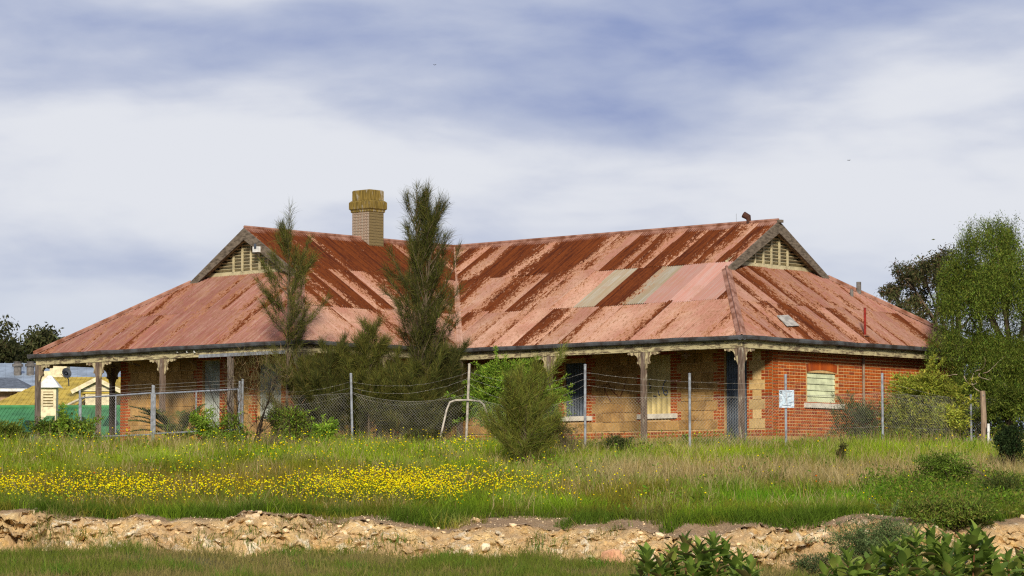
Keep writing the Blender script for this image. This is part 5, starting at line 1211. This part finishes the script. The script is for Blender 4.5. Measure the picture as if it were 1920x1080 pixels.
put_grass('bank_top_grass', 'dark green grass tufts along the edge of the bank', 110000, 55, 60, tufts, .16, .40, .011, .6)
def lower(x, y):
    a = patchn(x, y, .7, 3.); b = patchn(x, y, 2.1, 8.); keep = (y < foot_y(x) + .25 + .3 * b) & (RNG.random(len(x)) < .62 + .35 * a + .25 * b)
    col = np.where((a + .5 * b > .05)[:, None], C(.13, .16, .022), C(.22, .18, .06)); col = np.where((b > .55)[:, None], C(.10, .18, .02), col); return keep, col * np.ones((len(x), 1)), (.85 + .3 * b + .2 * a).clip(.4, 1.5)
put_grass('lower_grass', 'shorter olive grass on the lower ground below the bank', 150000, 44, 57, lower, .14, .30, .010, .6, 15)
def tussock(x, y):
    a = patchn(x, y, 1.3, 21.); b = patchn(x, y, 4.1, 23.); up = y - top_y(x); keep = (up > 1.0) & (a + .8 * b > .62) & ~((y > 79) & (np.abs(x) < 9))
    xr = x * 70 / y; col = np.where((RNG.random(len(x)) < .5)[:, None], C(.085, .135, .014), C(.16, .14, .022)); col = np.where((b > .6)[:, None], C(.20, .30, .02), col); return keep, col * np.ones((len(x), 1)), .85 + .35 * b
put_grass('tussock_grass', 'taller clumps of darker grass scattered over the meadow', 150000, 57, 80, tussock, .34, .62, .010, .5)
# wildflowers: stems and small yellow heads, far too many to count
def flowers(name, label, n, fn, cols, s0, s1):
    x, y = scatter(n, 58.5, 74, 14.5); keep = RNG.random(n) < fn(x, y); x, y = x[keep], y[keep]; n = len(x)
    z = ground_rel(x, y) + CAMZ + RNG.uniform(.22, .55, n); s = (s0 + (s1 - s0) * RNG.random(n) ** 1.8)[:, None] * np.array([1, 1, .75])
    c = np.stack([x, y, z], 1); a = unitv(RNG.normal(size=(n, 3))); b = unitv(np.cross(a, RNG.normal(size=(n, 3)))); e = np.cross(a, b)
    v = np.stack([c + a * s, c - a * s, c + b * s, c - b * s, c + e * s, c - e * s], 1).reshape(-1, 3); i = np.arange(n)[:, None] * 6
    f = (i[:, :, None] + np.array([[0, 2, 4], [2, 1, 4], [1, 3, 4], [3, 0, 4], [2, 0, 5], [1, 2, 5], [3, 1, 5], [0, 3, 5]])[None]).reshape(-1, 3)
    o = np_mesh(name, v, f, PETAL, None, np.repeat(tint(n, cols, .12), 6, 0)); tag(o, label, kind='stuff')
    st = np.stack([x, y, ground_rel(x, y) + CAMZ], 1); d = c - st; 
    so = blades('stalks', st, d, np.linalg.norm(d, axis=1), .006, tint(n, [(.11, .15, .025)], .2), GRASS, o, .02); so['kind'] = 'stuff'
def fden(x, y):
    xr = x * 63 / y; b = patchn(x, y, 1.1, 6.); c = patchn(x, y, 3.0, 2.)
    left = np.clip((-.6 - xr) / 1.5, 0, 1) * np.exp(-((y - 60.9 - .35 * b) / 1.25) ** 2) * .85
    mid = np.exp(-((xr + 1.6) / 1.9) ** 2) * np.exp(-((y - 61.7 - .3 * b) / 1.6) ** 2) * 1.5
    far = .16 * np.exp(-((y - 69.5) / 1.2) ** 2) * (np.abs(xr + 2.6) < 2.6) * (c > -.1)
    return (left + mid + far + .03 * (xr < 1.5) + .006) * (.45 + .75 * (b + .7 * c + .5 * patchn(x, y, 6.5, 12.)).clip(-.6, 1.2))
flowers('yellow_wildflowers', 'drift of small yellow wildflowers across the left meadow', 130000, fden, [(.92, .74, .006), (.95, .82, .012), (.84, .62, .004)], .011, .030)
flowers('orange_poppies', 'few scattered orange poppies in the meadow', 700, lambda x, y: .012 + 0 * x, [(.75, .14, .01)], .02, .03)
# broad weeds low in the meadow
n = 60000; x, y = scatter(n, 57.5, 78, 14.5); w_ = patchn(x, y, 1.5, 41.) + .8 * patchn(x, y, 3.6, 43.); kp = (w_ > .55) & (y - top_y(x) > 1.0) & ~((y > 79) & (np.abs(x) < 9)); x, y = x[kp], y[kp]; n = len(x)
bs = np.stack([x, y, ground_rel(x, y) + CAMZ + RNG.uniform(.02, .42, n) * (.5 + .5 * w_[kp])], 1)
tag(leaves('meadow_weeds', bs, RNG.normal(0, .6, (n, 3)) + np.array([0, 0, .45]), RNG.uniform(.05, .13, n), RNG.uniform(.018, .045, n), tint(n, [(.13, .24, .016), (.18, .28, .02), (.09, .17, .014)], .22), LEAF), 'patches of broad green weeds among the meadow grass', kind='stuff')
# weed thicket on the right of the slope
n = 26000; y = RNG.uniform(57.0, 63.5, n); x = RNG.uniform(7.2, 13, n); w_ = .5 + .5 * patchn(x, y, 1.1, 71.) + .3 * patchn(x, y, 3.2, 73.); kp = (w_ > .12 + .5 * np.clip((9.2 - x) / 2, 0, 1)); x, y, w_ = x[kp], y[kp], w_[kp]; n = len(x)
bs = np.stack([x, y, ground_rel(x, y) + CAMZ + RNG.random(n) ** .7 * (.12 + .5 * w_.clip(0, 1.1))], 1)
tag(leaves('weed_thicket', bs, RNG.normal(0, .6, (n, 3)) + np.array([0, 0, .4]), RNG.uniform(.04, .12, n), RNG.uniform(.012, .035, n), tint(n, [(.10, .17, .016), (.14, .22, .02), (.07, .12, .014), (.17, .16, .035)], .25), LEAF), 'tangle of dark green weeds on the right of the slope', kind='stuff')
# grass hanging over and growing out of the bank face
def face(x, y):
    f = (y - foot_y(x)) / (top_y(x) - foot_y(x)); b = patchn(x, y, 1.2, 51.) + .7 * patchn(x, y, 4., 53.); return (f > 0) & (f < 1.5) & (b > .62), np.where((RNG.random(len(x)) < .5)[:, None], C(.12, .16, .025), C(.24, .19, .07)) * np.ones((len(x), 1)), .7 + .4 * b
put_grass('bank_face_grass', 'sparse tufts of grass and dry weeds on the bank face', 45000, 53.5, 58.5, face, .10, .26, .009, .9)
# birds
for i, (px, py, Y, a) in enumerate(((843, 381, 120, .5), (1592, 301, 130, .2), (815, 122, 150, .3))):
    b = empty('bird', at(px, py, Y), i); b.scale = (.55, .55, .55); tag(b, ('small dark bird flying right of the tallest tree', 'tiny dark bird in the sky over the right gable', 'tiny bird high above the roof valley')[i], 'bird')
    MB().tube([(-.09, 0, 0), (-.03, 0, .0), (.05, 0, .005), (.09, 0, .01)], [.004, .022, .02, .006], 6).build('body', DARK, b)
    for sg in (-1, 1): MB().add([(-.03, 0, .01), (.04, 0, .01), (.0, sg * .09, .05 + .1 * a), (-.05, sg * .17, .02), (-.03, 0, 0), (.04, 0, 0)], ((0, 1, 2), (0, 2, 3), (5, 4, 2), (4, 3, 2))).build('wing', DARK, b)
